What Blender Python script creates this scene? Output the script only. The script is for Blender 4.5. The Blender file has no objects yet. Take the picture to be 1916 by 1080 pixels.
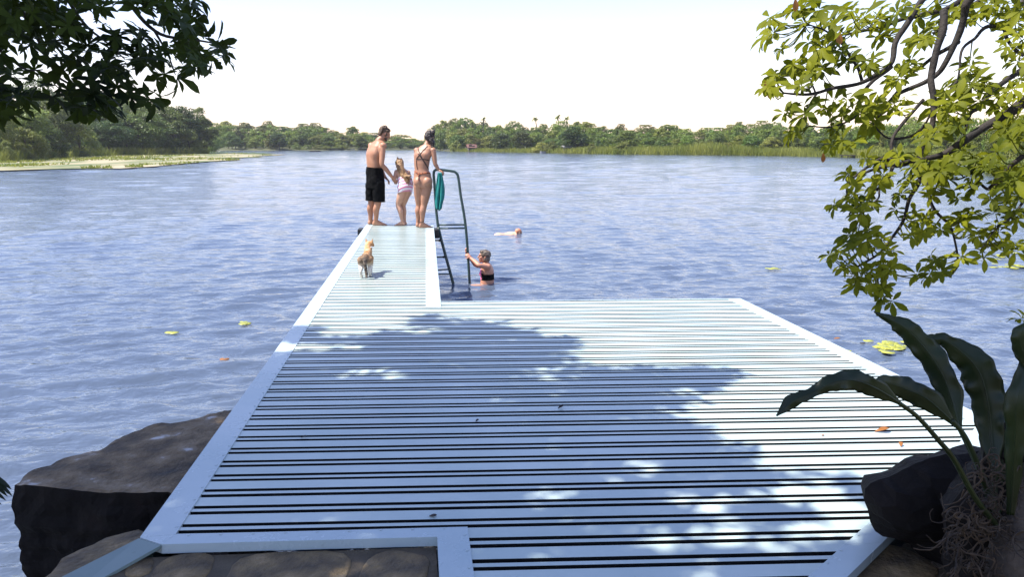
import bpy, bmesh, math, random
import numpy as np
from mathutils import Vector, Matrix, Quaternion, noise
from mathutils.bvhtree import BVHTree
from mathutils.geometry import delaunay_2d_cdt

random.seed(7)
rng = np.random.default_rng(11)
sc = bpy.context.scene
COL = sc.collection
R = math.radians

# ------------------------------------------------------------------ camera geometry
F, U0, V0, HOR = 1490.0, 958.0, 540.0, 268.0
CAM_Z = 1.457
WATER = -0.98
PITCH = math.atan((V0 - HOR) / F)
CP, SP = math.cos(PITCH), math.sin(PITCH)

def ray(u, v):
    a, b = (u - U0) / F, (V0 - v) / F
    return Vector((a, CP + b * SP, -SP + b * CP))

def P(u, v, z=0.0):
    d = ray(u, v)
    t = (z - CAM_Z) / d.z
    return Vector((d.x * t, d.y * t, z))

def PD(u, v, y):
    d = ray(u, v)
    t = y / d.y
    return Vector((d.x * t, y, CAM_Z + d.z * t))

SUN = Vector((-0.50, -0.13, 0.86)).normalized()

# ------------------------------------------------------------------ objects
LOC = {}

def tag(o, label=None, cat=None, group=None, kind=None):
    if label: o['label'] = label
    if cat: o['category'] = cat
    if group: o['group'] = group
    if kind: o['kind'] = kind
    return o

def thing(name, loc, label, cat, group=None):
    o = bpy.data.objects.new(name, None)
    o.empty_display_size = 0.2
    COL.objects.link(o)
    o.location = loc
    LOC[o.name] = Vector(loc)
    return tag(o, label, cat, group)

def link_mesh(name, me, mat, parent=None, loc=None):
    """me is in world coordinates; move it into its parent's (or its own) frame"""
    o = bpy.data.objects.new(name, me)
    COL.objects.link(o)
    base = Vector((0, 0, 0))
    if parent is not None:
        o.parent = parent
        base = LOC[parent.name]
        LOC[o.name] = base
    elif loc is not None:
        base = Vector(loc)
        o.location = base
        LOC[o.name] = base
    else:
        LOC[o.name] = base
    if base.length > 0:
        me.transform(Matrix.Translation(-base))
    mats = mat if isinstance(mat, (list, tuple)) else [mat]
    me.materials.clear()
    for m in mats: me.materials.append(m)
    return o

def copy_tree(o, parent=None):
    c = o.copy(); COL.objects.link(c)
    if parent is not None: c.parent = parent
    for ch in o.children: copy_tree(ch, c)
    return c

class MB:
    def __init__(s): s.v, s.f, s.m = [], [], []
    def add(s, vs, fs, mi=0):
        n = len(s.v)
        s.v.extend([tuple(p) for p in vs])
        s.f.extend([tuple(i + n for i in f) for f in fs])
        s.m.extend([mi] * len(fs))
    def tube(s, pts, rad, n=8, cap=True, mi=0):
        pts = [Vector(p) for p in pts]
        if not isinstance(rad, (list, tuple)): rad = [rad] * len(pts)
        vs, fs = [], []
        t0 = (pts[1] - pts[0]).normalized()
        ref = Vector((0, 0, 1)) if abs(t0.z) < 0.9 else Vector((1, 0, 0))
        nrm = t0.cross(ref).normalized()
        for i, p in enumerate(pts):
            a = pts[max(0, i - 1)]; b = pts[min(len(pts) - 1, i + 1)]
            t = (b - a)
            t = t.normalized() if t.length > 1e-9 else t0
            nrm = (nrm - t * nrm.dot(t))
            nrm = nrm.normalized() if nrm.length > 1e-6 else t.orthogonal().normalized()
            bn = t.cross(nrm)
            for k in range(n):
                a_ = 2 * math.pi * k / n
                vs.append(p + (nrm * math.cos(a_) + bn * math.sin(a_)) * rad[i])
        for i in range(len(pts) - 1):
            for k in range(n):
                k2 = (k + 1) % n
                fs.append((i * n + k, i * n + k2, (i + 1) * n + k2, (i + 1) * n + k))
        if cap:
            fs.append(tuple(range(n - 1, -1, -1)))
            fs.append(tuple((len(pts) - 1) * n + k for k in range(n)))
        s.add(vs, fs, mi)
    def prism(s, poly, z0, z1, mi=0):
        """poly: list of (x,y) counter-clockwise, extruded z0..z1"""
        a = sum(poly[i][0] * poly[(i + 1) % len(poly)][1] - poly[(i + 1) % len(poly)][0] * poly[i][1] for i in range(len(poly)))
        if a < 0: poly = poly[::-1]
        n = len(poly)
        vs = [(p[0], p[1], z0) for p in poly] + [(p[0], p[1], z1) for p in poly]
        fs = [tuple(range(n - 1, -1, -1)), tuple(range(n, 2 * n))]
        for i in range(n):
            j = (i + 1) % n
            fs.append((i, j, n + j, n + i))
        s.add(vs, fs, mi)
    def box(s, c, sx, sy, sz, rz=0, mi=0):
        ca, sa = math.cos(rz), math.sin(rz)
        vs = []
        for z in (-1, 1):
            for (x, y) in ((-1, -1), (1, -1), (1, 1), (-1, 1)):
                X, Y = x * sx / 2, y * sy / 2
                vs.append((c[0] + X * ca - Y * sa, c[1] + X * sa + Y * ca, c[2] + z * sz / 2))
        s.add(vs, [(3, 2, 1, 0), (4, 5, 6, 7), (0, 1, 5, 4), (1, 2, 6, 5), (2, 3, 7, 6), (3, 0, 4, 7)], mi)
    def mesh(s, name, smooth=False):
        me = bpy.data.meshes.new(name)
        me.from_pydata(s.v, [], s.f)
        if any(s.m):
            me.polygons.foreach_set('material_index', s.m)
        if smooth: me.polygons.foreach_set('use_smooth', [True] * len(me.polygons))
        me.update()
        return me
    def build(s, name, mat, parent=None, loc=None, smooth=False, bevel=0):
        o = link_mesh(name, s.mesh(name, smooth), mat, parent, loc)
        if bevel:
            b = o.modifiers.new('bevel', 'BEVEL'); b.width = bevel; b.segments = 2; b.limit_method = 'ANGLE'
        return o

def crv(pts, k=6):
    """Catmull-Rom through points"""
    pts = [Vector(p) for p in pts]
    out = []
    n = len(pts)
    for i in range(n - 1):
        p0 = pts[max(i - 1, 0)]; p1 = pts[i]; p2 = pts[i + 1]; p3 = pts[min(i + 2, n - 1)]
        for j in range(k):
            t = j / k
            out.append(0.5 * ((2 * p1) + (p2 - p0) * t + (2 * p0 - 5 * p1 + 4 * p2 - p3) * t * t + (-p0 + 3 * p1 - 3 * p2 + p3) * t ** 3))
    out.append(pts[-1])
    return out

def in_poly(x, y, poly):
    c = False
    n = len(poly)
    j = n - 1
    for i in range(n):
        xi, yi = poly[i][0], poly[i][1]; xj, yj = poly[j][0], poly[j][1]
        if (yi > y) != (yj > y) and x < (xj - xi) * (y - yi) / (yj - yi) + xi: c = not c
        j = i
    return c

# ------------------------------------------------------------------ materials
def mat_new(name):
    m = bpy.data.materials.new(name)
    m.use_nodes = True
    nt = m.node_tree
    return m, nt, nt.nodes, nt.links, nt.nodes['Principled BSDF']

def ramp(N, stops):
    r = N.new('ShaderNodeValToRGB')
    els = r.color_ramp.elements
    while len(els) < len(stops): els.new(0.5)
    for e, (p, c) in zip(els, stops):
        e.position = p
        e.color = (c[0], c[1], c[2], 1)
    return r

def noise_node(N, L, scale, detail=4, rough=0.55, coord='Object', vscale=None, dist=0.0):
    tc = N.new('ShaderNodeTexCoord')
    n = N.new('ShaderNodeTexNoise')
    n.inputs['Scale'].default_value = scale
    n.inputs['Detail'].default_value = detail
    n.inputs['Roughness'].default_value = rough
    n.inputs['Distortion'].default_value = dist
    src = tc.outputs[coord]
    if vscale:
        mp = N.new('ShaderNodeMapping')
        mp.inputs['Scale'].default_value = vscale
        L.new(src, mp.inputs['Vector']); src = mp.outputs['Vector']
    L.new(src, n.inputs['Vector'])
    return n

def m_noise(name, stops, scale=5, rough=0.6, bump=0.0, bscale=None, detail=5, metallic=0, bdist=0.02, vscale=None, spec=None):
    m, nt, N, L, b = mat_new(name)
    n = noise_node(N, L, scale, detail, vscale=vscale)
    r = ramp(N, stops)
    L.new(n.outputs['Fac'], r.inputs['Fac'])
    L.new(r.outputs['Color'], b.inputs['Base Color'])
    b.inputs['Roughness'].default_value = rough
    b.inputs['Metallic'].default_value = metallic
    if spec is not None: b.inputs['Specular IOR Level'].default_value = spec
    if bump:
        n2 = noise_node(N, L, bscale or scale * 3, 6)
        bp = N.new('ShaderNodeBump')
        bp.inputs['Strength'].default_value = bump
        bp.inputs['Distance'].default_value = bdist
        L.new(n2.outputs['Fac'], bp.inputs['Height'])
        L.new(bp.outputs['Normal'], b.inputs['Normal'])
    return m

def m_leaf(name, c1, c2, trans=0.35, tcol=None, rough=0.45, scale=3.0, rand=0.0, spec=0.3):
    m, nt, N, L, b = mat_new(name)
    n = noise_node(N, L, scale, 3)
    r = ramp(N, [(0.3, c1), (0.7, c2)])
    L.new(n.outputs['Fac'], r.inputs['Fac'])
    col = r.outputs['Color']
    if rand:
        oi = N.new('ShaderNodeObjectInfo')
        hs = N.new('ShaderNodeHueSaturation')
        mr = N.new('ShaderNodeMapRange')
        mr.inputs['To Min'].default_value = 0.5 - 0.035 * rand
        mr.inputs['To Max'].default_value = 0.5 + 0.02 * rand
        L.new(oi.outputs['Random'], mr.inputs['Value'])
        L.new(mr.outputs['Result'], hs.inputs['Hue'])
        mul = N.new('ShaderNodeMath'); mul.operation = 'MULTIPLY'; mul.inputs[1].default_value = 7.31
        fr = N.new('ShaderNodeMath'); fr.operation = 'FRACT'
        L.new(oi.outputs['Random'], mul.inputs[0]); L.new(mul.outputs[0], fr.inputs[0])
        mr2 = N.new('ShaderNodeMapRange')
        mr2.inputs['To Min'].default_value = 1 - 0.4 * rand
        mr2.inputs['To Max'].default_value = 1 + 0.45 * rand
        L.new(fr.outputs[0], mr2.inputs['Value'])
        L.new(mr2.outputs['Result'], hs.inputs['Value'])
        L.new(col, hs.inputs['Color'])
        col = hs.outputs['Color']
    L.new(col, b.inputs['Base Color'])
    b.inputs['Roughness'].default_value = rough
    b.inputs['Specular IOR Level'].default_value = spec
    if trans:
        t = N.new('ShaderNodeBsdfTranslucent')
        if tcol: t.inputs['Color'].default_value = (*tcol, 1)
        else: L.new(col, t.inputs['Color'])
        mx = N.new('ShaderNodeMixShader'); mx.inputs['Fac'].default_value = trans
        L.new(b.outputs['BSDF'], mx.inputs[1]); L.new(t.outputs['BSDF'], mx.inputs[2])
        L.new(mx.outputs['Shader'], N['Material Output'].inputs['Surface'])
    return m

MAT = {}
# painted metal deck: pale grey-green paint, worn to slightly different sheens
def deck_paint(name, c1, c2, rough):
    m, nt, N, L, b = mat_new(name)
    n = noise_node(N, L, 1.3, 6, 0.65)
    r = ramp(N, [(0.32, c1), (0.68, c2)])
    L.new(n.outputs['Fac'], r.inputs['Fac'])
    n3 = noise_node(N, L, 34, 5, 0.7)
    r3 = ramp(N, [(0.62, (1, 1, 1)), (0.80, (0.55, 0.52, 0.45))])
    L.new(n3.outputs['Fac'], r3.inputs['Fac'])
    mx = N.new('ShaderNodeMix'); mx.data_type = 'RGBA'; mx.blend_type = 'MULTIPLY'
    mx.inputs['Factor'].default_value = 0.6
    L.new(r.outputs['Color'], mx.inputs['A']); L.new(r3.outputs['Color'], mx.inputs['B'])
    L.new(mx.outputs['Result'], b.inputs['Base Color'])
    mr = N.new('ShaderNodeMapRange')
    mr.inputs['To Min'].default_value = rough * 0.75; mr.inputs['To Max'].default_value = rough * 1.3
    n2 = noise_node(N, L, 3.1, 6, 0.7)
    L.new(n2.outputs['Fac'], mr.inputs['Value'])
    L.new(mr.outputs['Result'], b.inputs['Roughness'])
    b.inputs['Specular IOR Level'].default_value = 0.5
    bp = N.new('ShaderNodeBump'); bp.inputs['Strength'].default_value = 0.12; bp.inputs['Distance'].default_value = 0.004
    n4 = noise_node(N, L, 5, 3)
    L.new(n4.outputs['Fac'], bp.inputs['Height']); L.new(bp.outputs['Normal'], b.inputs['Normal'])
    return m
MAT['deck'] = deck_paint('deck paint', (0.34, 0.425, 0.405), (0.49, 0.56, 0.525), 0.30)
MAT['trim'] = deck_paint('trim paint', (0.35, 0.44, 0.45), (0.46, 0.53, 0.53), 0.26)
MAT['plate'] = deck_paint('worn plate', (0.13, 0.19, 0.18), (0.20, 0.26, 0.24), 0.35)
MAT['groove'] = m_noise('dark groove', [(0.3, (0.006, 0.007, 0.008)), (0.7, (0.012, 0.012, 0.012))], 20, 0.8, spec=0.1)
MAT['steel'] = m_noise('dark green steel', [(0.3, (0.02, 0.045, 0.04)), (0.7, (0.035, 0.065, 0.058))], 12, 0.42)
MAT['black'] = m_noise('black rubber', [(0.3, (0.008, 0.008, 0.009)), (0.7, (0.016, 0.016, 0.016))], 15, 0.6)
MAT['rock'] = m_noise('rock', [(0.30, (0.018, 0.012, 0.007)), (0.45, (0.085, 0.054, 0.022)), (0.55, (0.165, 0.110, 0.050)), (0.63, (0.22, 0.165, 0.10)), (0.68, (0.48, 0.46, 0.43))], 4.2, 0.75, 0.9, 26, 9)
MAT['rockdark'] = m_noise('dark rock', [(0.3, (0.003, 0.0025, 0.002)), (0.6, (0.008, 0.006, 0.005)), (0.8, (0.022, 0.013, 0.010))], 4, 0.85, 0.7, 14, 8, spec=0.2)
MAT['stone'] = m_noise('paving stone', [(0.30, (0.035, 0.025, 0.014)), (0.45, (0.11, 0.075, 0.034)), (0.58, (0.19, 0.13, 0.055)), (0.72, (0.33, 0.235, 0.12))], 7, 0.7, 0.8, 40, 9)
MAT['mortar'] = m_noise('mortar', [(0.3, (0.05, 0.038, 0.022)), (0.7, (0.12, 0.092, 0.055))], 8, 0.85, 0.4, 40)
MAT['bark'] = m_noise('bark', [(0.3, (0.008, 0.006, 0.004)), (0.7, (0.03, 0.021, 0.015))], 12, 0.8, 0.6, 30)
MAT['barkgrey'] = m_noise('grey bark', [(0.3, (0.012, 0.009, 0.007)), (0.7, (0.075, 0.058, 0.042))], 14, 0.85, 0.8, 40)
MAT['root'] = m_noise('root', [(0.35, (0.008, 0.005, 0.003)), (0.7, (0.065, 0.040, 0.019))], 14, 0.75, 0.3)
MAT['leaf_right'] = m_leaf('leaf yellow green', (0.030, 0.055, 0.004), (0.31, 0.315, 0.014), 0.52, scale=3.4, spec=0.14, rough=0.55)  # wide noise range paints sunlit and shadowed leaves into one colour
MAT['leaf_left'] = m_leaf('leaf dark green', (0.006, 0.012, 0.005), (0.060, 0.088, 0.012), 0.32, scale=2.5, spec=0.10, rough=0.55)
MAT['leaf_strap'] = m_leaf('strap leaf', (0.006, 0.013, 0.004), (0.022, 0.036, 0.010), 0.06, rough=0.36, scale=4, spec=0.28)
MAT['leaf_brown'] = m_leaf('withered leaf', (0.30, 0.11, 0.03), (0.45, 0.20, 0.06), 0.3)
MAT['lily'] = m_leaf('lily pad', (0.27, 0.30, 0.035), (0.42, 0.41, 0.07), 0.1, rough=0.35, scale=8)
TREE_M = {
 'dark': m_leaf('tree dark green', (0.042, 0.074, 0.012), (0.110, 0.155, 0.022), 0.22, scale=0.5, rand=1),
 'mid': m_leaf('tree mid green', (0.080, 0.125, 0.018), (0.175, 0.215, 0.030), 0.25, scale=0.5, rand=1),
 'olive': m_leaf('tree olive green', (0.110, 0.145, 0.024), (0.205, 0.225, 0.042), 0.25, scale=0.5, rand=1),
 'pale': m_leaf('tree pale green', (0.11, 0.15, 0.026), (0.19, 0.21, 0.05), 0.3, scale=0.5, rand=0.6),
}
MAT['reed'] = m_leaf('reeds', (0.17, 0.21, 0.03), (0.31, 0.31, 0.06), 0.35, scale=0.12)
MAT['trunk_far'] = m_noise('far trunk', [(0.3, (0.035, 0.028, 0.02)), (0.7, (0.10, 0.08, 0.06))], 3, 0.85)
MAT['ground'] = m_noise('ground', [(0.3, (0.045, 0.055, 0.018)), (0.55, (0.085, 0.09, 0.03)), (0.75, (0.14, 0.12, 0.06))], 0.25, 0.9, 0.3, 2)
MAT['mud'] = m_noise('mud flat', [(0.42, (0.09, 0.12, 0.035)), (0.50, (0.20, 0.19, 0.09)), (0.60, (0.33, 0.28, 0.17))], 0.22, 0.85, 0.3, 3, 8, vscale=(1, 0.35, 1))
def m_skin(name, c1, c2):
    m = m_noise(name, [(0.35, c1), (0.65, c2)], 9, 0.48, 0.05, 60)
    b = m.node_tree.nodes['Principled BSDF']
    return m
MAT['skin_man'] = m_skin('tanned skin', (0.36, 0.165, 0.09), (0.43, 0.21, 0.12))
MAT['skin_woman'] = m_skin('warm tan skin', (0.33, 0.155, 0.09), (0.40, 0.20, 0.12))
MAT['skin_girl'] = m_skin('light tan skin', (0.45, 0.24, 0.15), (0.53, 0.30, 0.20))
MAT['skin_lady'] = m_skin('ruddy skin', (0.44, 0.19, 0.12), (0.52, 0.25, 0.16))
MAT['skin_pale'] = m_skin('wet pale skin', (0.55, 0.32, 0.20), (0.62, 0.40, 0.27))
MAT['hair_man'] = m_noise('brown hair', [(0.3, (0.03, 0.017, 0.009)), (0.7, (0.14, 0.085, 0.048))], 30, 0.55, 0.6, 60)
MAT['hair_dark'] = m_noise('dark hair', [(0.3, (0.010, 0.006, 0.005)), (0.7, (0.035, 0.02, 0.014))], 30, 0.42, 0.6, 60)
MAT['hair_blond'] = m_noise('blond hair', [(0.3, (0.13, 0.062, 0.024)), (0.7, (0.42, 0.25, 0.11))], 26, 0.5, 0.4, 60)
MAT['hair_grey'] = m_noise('greying brown hair', [(0.3, (0.035, 0.022, 0.015)), (0.7, (0.20, 0.15, 0.11))], 22, 0.5, 0.5, 60)
MAT['hair_red'] = m_noise('wet ginger hair', [(0.3, (0.42, 0.16, 0.08)), (0.7, (0.60, 0.27, 0.15))], 25, 0.35, 0.3, 60)
MAT['cloth_black'] = m_noise('black cloth', [(0.3, (0.003, 0.003, 0.003)), (0.7, (0.007, 0.007, 0.007))], 12, 0.85, 0.3, 25, spec=0.08)
MAT['cloth_teal'] = m_noise('teal towel', [(0.3, (0.006, 0.14, 0.125)), (0.7, (0.012, 0.22, 0.20))], 12, 0.9, 0.4, 90)
MAT['strap_dark'] = m_noise('dark strap', [(0.3, (0.015, 0.010, 0.010)), (0.7, (0.035, 0.02, 0.018))], 12, 0.7)
MAT['strap_rust'] = m_noise('rust print', [(0.42, (0.02, 0.012, 0.012)), (0.5, (0.36, 0.09, 0.03)), (0.62, (0.45, 0.16, 0.06))], 40, 0.7)
MAT['pink'] = m_noise('pink print', [(0.42, (0.75, 0.05, 0.25)), (0.6, (0.80, 0.20, 0.42))], 16, 0.7)
MAT['eye'] = m_noise('dark eye', [(0.3, (0.01, 0.008, 0.006)), (0.7, (0.02, 0.014, 0.01))], 10, 0.2)
MAT['lip'] = m_noise('lip', [(0.3, (0.35, 0.10, 0.08)), (0.7, (0.42, 0.14, 0.11))], 30, 0.4)
def m_stripes(name, ca, cb, scale, rot):
    m, nt, N, L, b = mat_new(name)
    tc = N.new('ShaderNodeTexCoord'); mp = N.new('ShaderNodeMapping')
    mp.inputs['Rotation'].default_value = rot
    w = N.new('ShaderNodeTexWave'); w.wave_type = 'BANDS'; w.bands_direction = 'Z'
    w.inputs['Scale'].default_value = scale; w.inputs['Distortion'].default_value = 0.6; w.inputs['Detail'].default_value = 1
    L.new(tc.outputs['Object'], mp.inputs['Vector']); L.new(mp.outputs['Vector'], w.inputs['Vector'])
    r = ramp(N, [(0.42, ca), (0.56, cb)])
    L.new(w.outputs['Fac'], r.inputs['Fac']); L.new(r.outputs['Color'], b.inputs['Base Color'])
    b.inputs['Roughness'].default_value = 0.7
    return m
MAT['stripes'] = m_stripes('pink white stripes', (0.62, 0.24, 0.34), (0.80, 0.74, 0.76), 5.5, (0.5, 0.3, 0))
MAT['roof_red'] = m_noise('red tin roof', [(0.3, (0.10, 0.045, 0.034)), (0.7, (0.17, 0.075, 0.055))], 1.5, 0.6)
MAT['roof_pale'] = m_noise('pale tin roof', [(0.3, (0.22, 0.22, 0.21)), (0.7, (0.36, 0.35, 0.33))], 1.5, 0.5)
MAT['wall_pale'] = m_noise('pale wall', [(0.3, (0.16, 0.13, 0.10)), (0.7, (0.26, 0.22, 0.17))], 1.5, 0.8)
MAT['wood_dark'] = m_noise('weathered wood', [(0.3, (0.02, 0.016, 0.013)), (0.7, (0.07, 0.055, 0.045))], 3, 0.8, vscale=(1, 1, 6))

# ------------------------------------------------------------------ camera, light, sky
cam = bpy.data.cameras.new('camera')
co = bpy.data.objects.new('camera', cam); COL.objects.link(co)
cam.sensor_width = 36; cam.lens = F / 1916 * 36
cam.clip_start = 0.05; cam.clip_end = 8000
co.location = (0, 0, CAM_Z); co.rotation_euler = (math.pi / 2 - PITCH, 0, 0)
sc.camera = co

w = bpy.data.worlds.new('World'); sc.world = w; w.use_nodes = True
WN, WL = w.node_tree.nodes, w.node_tree.links
sky = WN.new('ShaderNodeTexSky'); sky.sky_type = 'NISHITA'; sky.sun_disc = False
sky.sun_elevation = math.asin(SUN.z); sky.sun_rotation = math.atan2(SUN.x, SUN.y)
sky.altitude = 0; sky.air_density = 1.22; sky.dust_density = 0.22; sky.ozone_density = 2.0
wb = WN.new('ShaderNodeMix'); wb.data_type = 'RGBA'; wb.blend_type = 'MULTIPLY'; wb.inputs['Factor'].default_value = 1.0
wb.inputs['B'].default_value = (1.10, 0.94, 1.07, 1)          # the camera's lilac white balance
WL.new(sky.outputs['Color'], wb.inputs['A']); WL.new(wb.outputs['Result'], WN['Background'].inputs['Color'])
WN['Background'].inputs['Strength'].default_value = 0.13
sl = bpy.data.lights.new('sun', 'SUN'); so = bpy.data.objects.new('sun', sl); COL.objects.link(so)
sl.energy = 5.0; sl.angle = R(0.55); sl.color = (1.0, 0.955, 0.87)
so.rotation_euler = SUN.to_track_quat('Z', 'Y').to_euler()
so.location = SUN * 60
sc.view_settings.view_transform = 'Standard'; sc.view_settings.look = 'None'
sc.view_settings.exposure = 1.0; sc.view_settings.gamma = 1.0
sc.cycles.use_denoising = True
sc.cycles.max_bounces = 8; sc.cycles.diffuse_bounces = 3; sc.cycles.glossy_bounces = 3; sc.cycles.transmission_bounces = 4; sc.cycles.transparent_max_bounces = 6
sc.cycles.sample_clamp_indirect = 4
# ------------------------------------------------------------------ setting: ground, lake, mud flat
SHORE_PX = [(-2500, 700), (-1400, 450), (-700, 350), (-300, 312), (0, 304), (180, 292), (391, 288), (410, 281.6), (560, 281.3), (700, 281.2), (790, 280.2), (815, 281.6), (852, 283.5), (1008, 286), (1139, 288.7), (1300, 290),
            (1475, 292), (1577, 294.6), (1700, 298), (1800, 306), (1860, 328), (1960, 372), (2300, 480), (3200, 700)]
SHORE = [P(u, v, WATER) for u, v in SHORE_PX]
LAKE = [(p.x, p.y) for p in SHORE] + [(9, 1.2), (2.6, 1.0), (-2.8, 1.0), (-9, 1.2)]
LP = np.array(LAKE)
def lake_dist(x, y):
    """signed distance to the shore, positive on land"""
    a = LP; b = np.roll(LP, -1, axis=0)
    ab = b - a
    X = np.asarray(x)[..., None]; Y = np.asarray(y)[..., None]
    t = ((X - a[:, 0]) * ab[:, 0] + (Y - a[:, 1]) * ab[:, 1]) / (ab ** 2).sum(1)
    t = np.clip(t, 0, 1)
    d = np.hypot(X - a[:, 0] - t * ab[:, 0], Y - a[:, 1] - t * ab[:, 1]).min(-1)
    cond = (a[:, 1] > Y) != (b[:, 1] > Y)
    with np.errstate(divide='ignore', invalid='ignore'):
        xi = (b[:, 0] - a[:, 0]) * (Y - a[:, 1]) / (b[:, 1] - a[:, 1]) + a[:, 0]
    inside = ((cond & (X < xi)).sum(-1) % 2) == 1
    return np.where(inside, -d, d)
def land_z(x, y):
    s = lake_dist(x, y)
    near = np.hypot(x, y) < 12
    up = 0.02 + 0.05 * np.minimum(s, 12) + 0.03 * np.clip(s - 25, 0, 100)
    up = np.where(near, np.minimum(0.3 * s, 0.7), up)
    return WATER + np.where(s > 0, up, np.maximum(s * 0.25, -2.2))
def polar_grid(radii, angles, zf):
    Rr, A = np.meshgrid(radii, angles, indexing='ij')
    x = Rr * np.sin(A); y = Rr * np.cos(A)
    z = zf(x, y, Rr)
    co_ = np.stack([x, y, z], -1).reshape(-1, 3)
    n, m = Rr.shape
    i = np.arange(n - 1)[:, None] * m + np.arange(m - 1)[None]
    q = np.stack([i, i + 1, i + m + 1, i + m], -1).reshape(-1, 4)[:, ::-1]
    return co_, q
def np_mesh(name, co_, q, smooth=True):
    me = bpy.data.meshes.new(name)
    me.vertices.add(len(co_)); me.vertices.foreach_set('co', co_.astype(np.float32).ravel())
    me.loops.add(q.size); me.loops.foreach_set('vertex_index', q.astype(np.int32).ravel())
    me.polygons.add(len(q))
    me.polygons.foreach_set('loop_start', np.arange(0, q.size, q.shape[1], dtype=np.int32))
    if smooth: me.polygons.foreach_set('use_smooth', np.ones(len(q), bool))
    me.update(); me.validate()
    return me
ang = np.concatenate([np.linspace(-math.pi, -0.9, 60)[:-1], np.linspace(-0.9, 0.9, 260), np.linspace(0.9, math.pi, 60)[1:]])
rad = np.concatenate([[0.01], np.geomspace(0.5, 700, 130)])
cg, qg = polar_grid(rad, ang, lambda x, y, r: land_z(x, y))
tag(link_mesh('ground', np_mesh('ground', cg, qg), MAT['ground']), kind='structure', label='green brown ground of the lake bed and shores')

# lake surface: real ripples near, bump for the finest
NW = 72
lam = np.geomspace(0.10, 0.85, NW)
th = R(100) + rng.normal(0, 0.52, NW)
ph = rng.uniform(0, 6.283, NW)
ak = 0.19 * math.sqrt(2 / NW) * np.where(lam > 0.8, 0.7, 1.0)
lam2 = np.geomspace(1.2, 5.0, 26); th2 = R(98) + rng.normal(0, 0.5, 26); ph2 = rng.uniform(0, 6.283, 26)
def waves(x, y, r):
    z = np.zeros_like(x)
    wx = x + 0.10 * np.sin(y * 1.3 + x * 0.4); wy = y + 0.10 * np.sin(x * 1.1 - y * 0.35)
    cell = np.maximum(r * 0.0062, 0.012)
    for l, t, p, a in zip(lam, th, ph, ak):
        k = 2 * math.pi / l
        fade = np.clip((l / cell - 2.2) / 2.5, 0, 1)
        s = np.sin(k * (wx * math.cos(t) + wy * math.sin(t)) + p)
        z += fade * (a / k) * s
    far = np.clip((r - 12) / 45, 0, 1)
    for l, t, p in zip(lam2, th2, ph2):
        k = 2 * math.pi / l
        z += far * np.clip((l / cell - 2.2) / 2.5, 0, 1) * (0.013 / k) * np.sin(k * (wx * math.cos(t) + wy * math.sin(t)) + p)
    gust = 0.95 + 0.10 * np.sin(x * 0.21 + 0.7 * np.sin(y * 0.13)) * np.sin(y * 0.17 + 1.0)
    return WATER + z * gust * np.where(r > 400, 0, 1)
ang = np.concatenate([np.linspace(-math.pi, -0.72, 40)[:-1], np.linspace(-0.72, 0.72, 560), np.linspace(0.72, math.pi, 40)[1:]])
rad = np.concatenate([[0.3, 0.8], np.geomspace(1.5, 270, 800), np.geomspace(275, 420, 20), [700]])
cg, qg = polar_grid(rad, ang, waves)
m, nt, N, L, b = mat_new('lake water')
b.inputs['Base Color'].default_value = (0.066, 0.088, 0.130, 1)
b.inputs['Roughness'].default_value = 0.09
b.inputs['IOR'].default_value = 1.33
tc = N.new('ShaderNodeTexCoord')
prev = None
for (sx, sy, scl, st, di) in ((1, 1.7, 1.6, 0.35, 0.09), (1, 1.6, 3.6, 0.7, 0.05), (1, 1.5, 12.0, 0.5, 0.008)):
    mp = N.new('ShaderNodeMapping'); mp.inputs['Scale'].default_value = (sx, sy, 1); mp.inputs['Rotation'].default_value = (0, 0, R(10))
    nz = N.new('ShaderNodeTexNoise'); nz.inputs['Scale'].default_value = scl; nz.inputs['Detail'].default_value = 3; nz.inputs['Distortion'].default_value = 0.4
    L.new(tc.outputs['Object'], mp.inputs['Vector']); L.new(mp.outputs['Vector'], nz.inputs['Vector'])
    bp = N.new('ShaderNodeBump'); bp.inputs['Strength'].default_value = st; bp.inputs['Distance'].default_value = di
    L.new(nz.outputs['Fac'], bp.inputs['Height'])
    if prev: L.new(prev.outputs['Normal'], bp.inputs['Normal'])
    prev = bp
L.new(prev.outputs['Normal'], b.inputs['Normal'])
MAT['water'] = m
tag(link_mesh('water', np_mesh('water', cg, qg), m), kind='structure', label='rippled blue lake water')

# pale mud flat on the left shore with thin spits
def sheet(name, px, z, mat, hump=0.05, step=None, kind='structure', label=None):
    pts = [P(u, v, z) for u, v in px]
    bm = bmesh.new()
    f = bm.faces.new([bm.verts.new(p) for p in pts])
    if f.normal.z < 0: f.normal_flip()
    bmesh.ops.triangulate(bm, faces=bm.faces[:])
    me = bpy.data.meshes.new(name); bm.to_mesh(me); bm.free()
    return tag(link_mesh(name, me, mat), kind=kind, label=label)
beach = [(-700, 352), (-300, 333), (-150, 326), (0, 319), (60, 317), (122, 315.5), (180, 314.5), (224, 315), (290, 311), (336, 306.5), (396, 301.5), (430, 300), (455, 298.5), (430, 297), (396, 296.5), (460, 294.6), (500, 293.2), (470, 292), (520, 290), (535, 289), (490, 288), (440, 286.5), (391, 286.2), (300, 286.5), (180, 288), (0, 300), (-300, 308), (-700, 345)]
sheet('beach', beach, WATER + 0.09, MAT['mud'], label='pale tan mud flat with thin spits')
sheet('grass_spit', [(392, 286.4), (440, 286.6), (490, 287.3), (512, 286.4), (480, 285.2), (430, 284.6), (392, 284.2)], WATER + 0.16, TREE_M['mid'], label='low green spit of grass at the tip of the mud flat')

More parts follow.
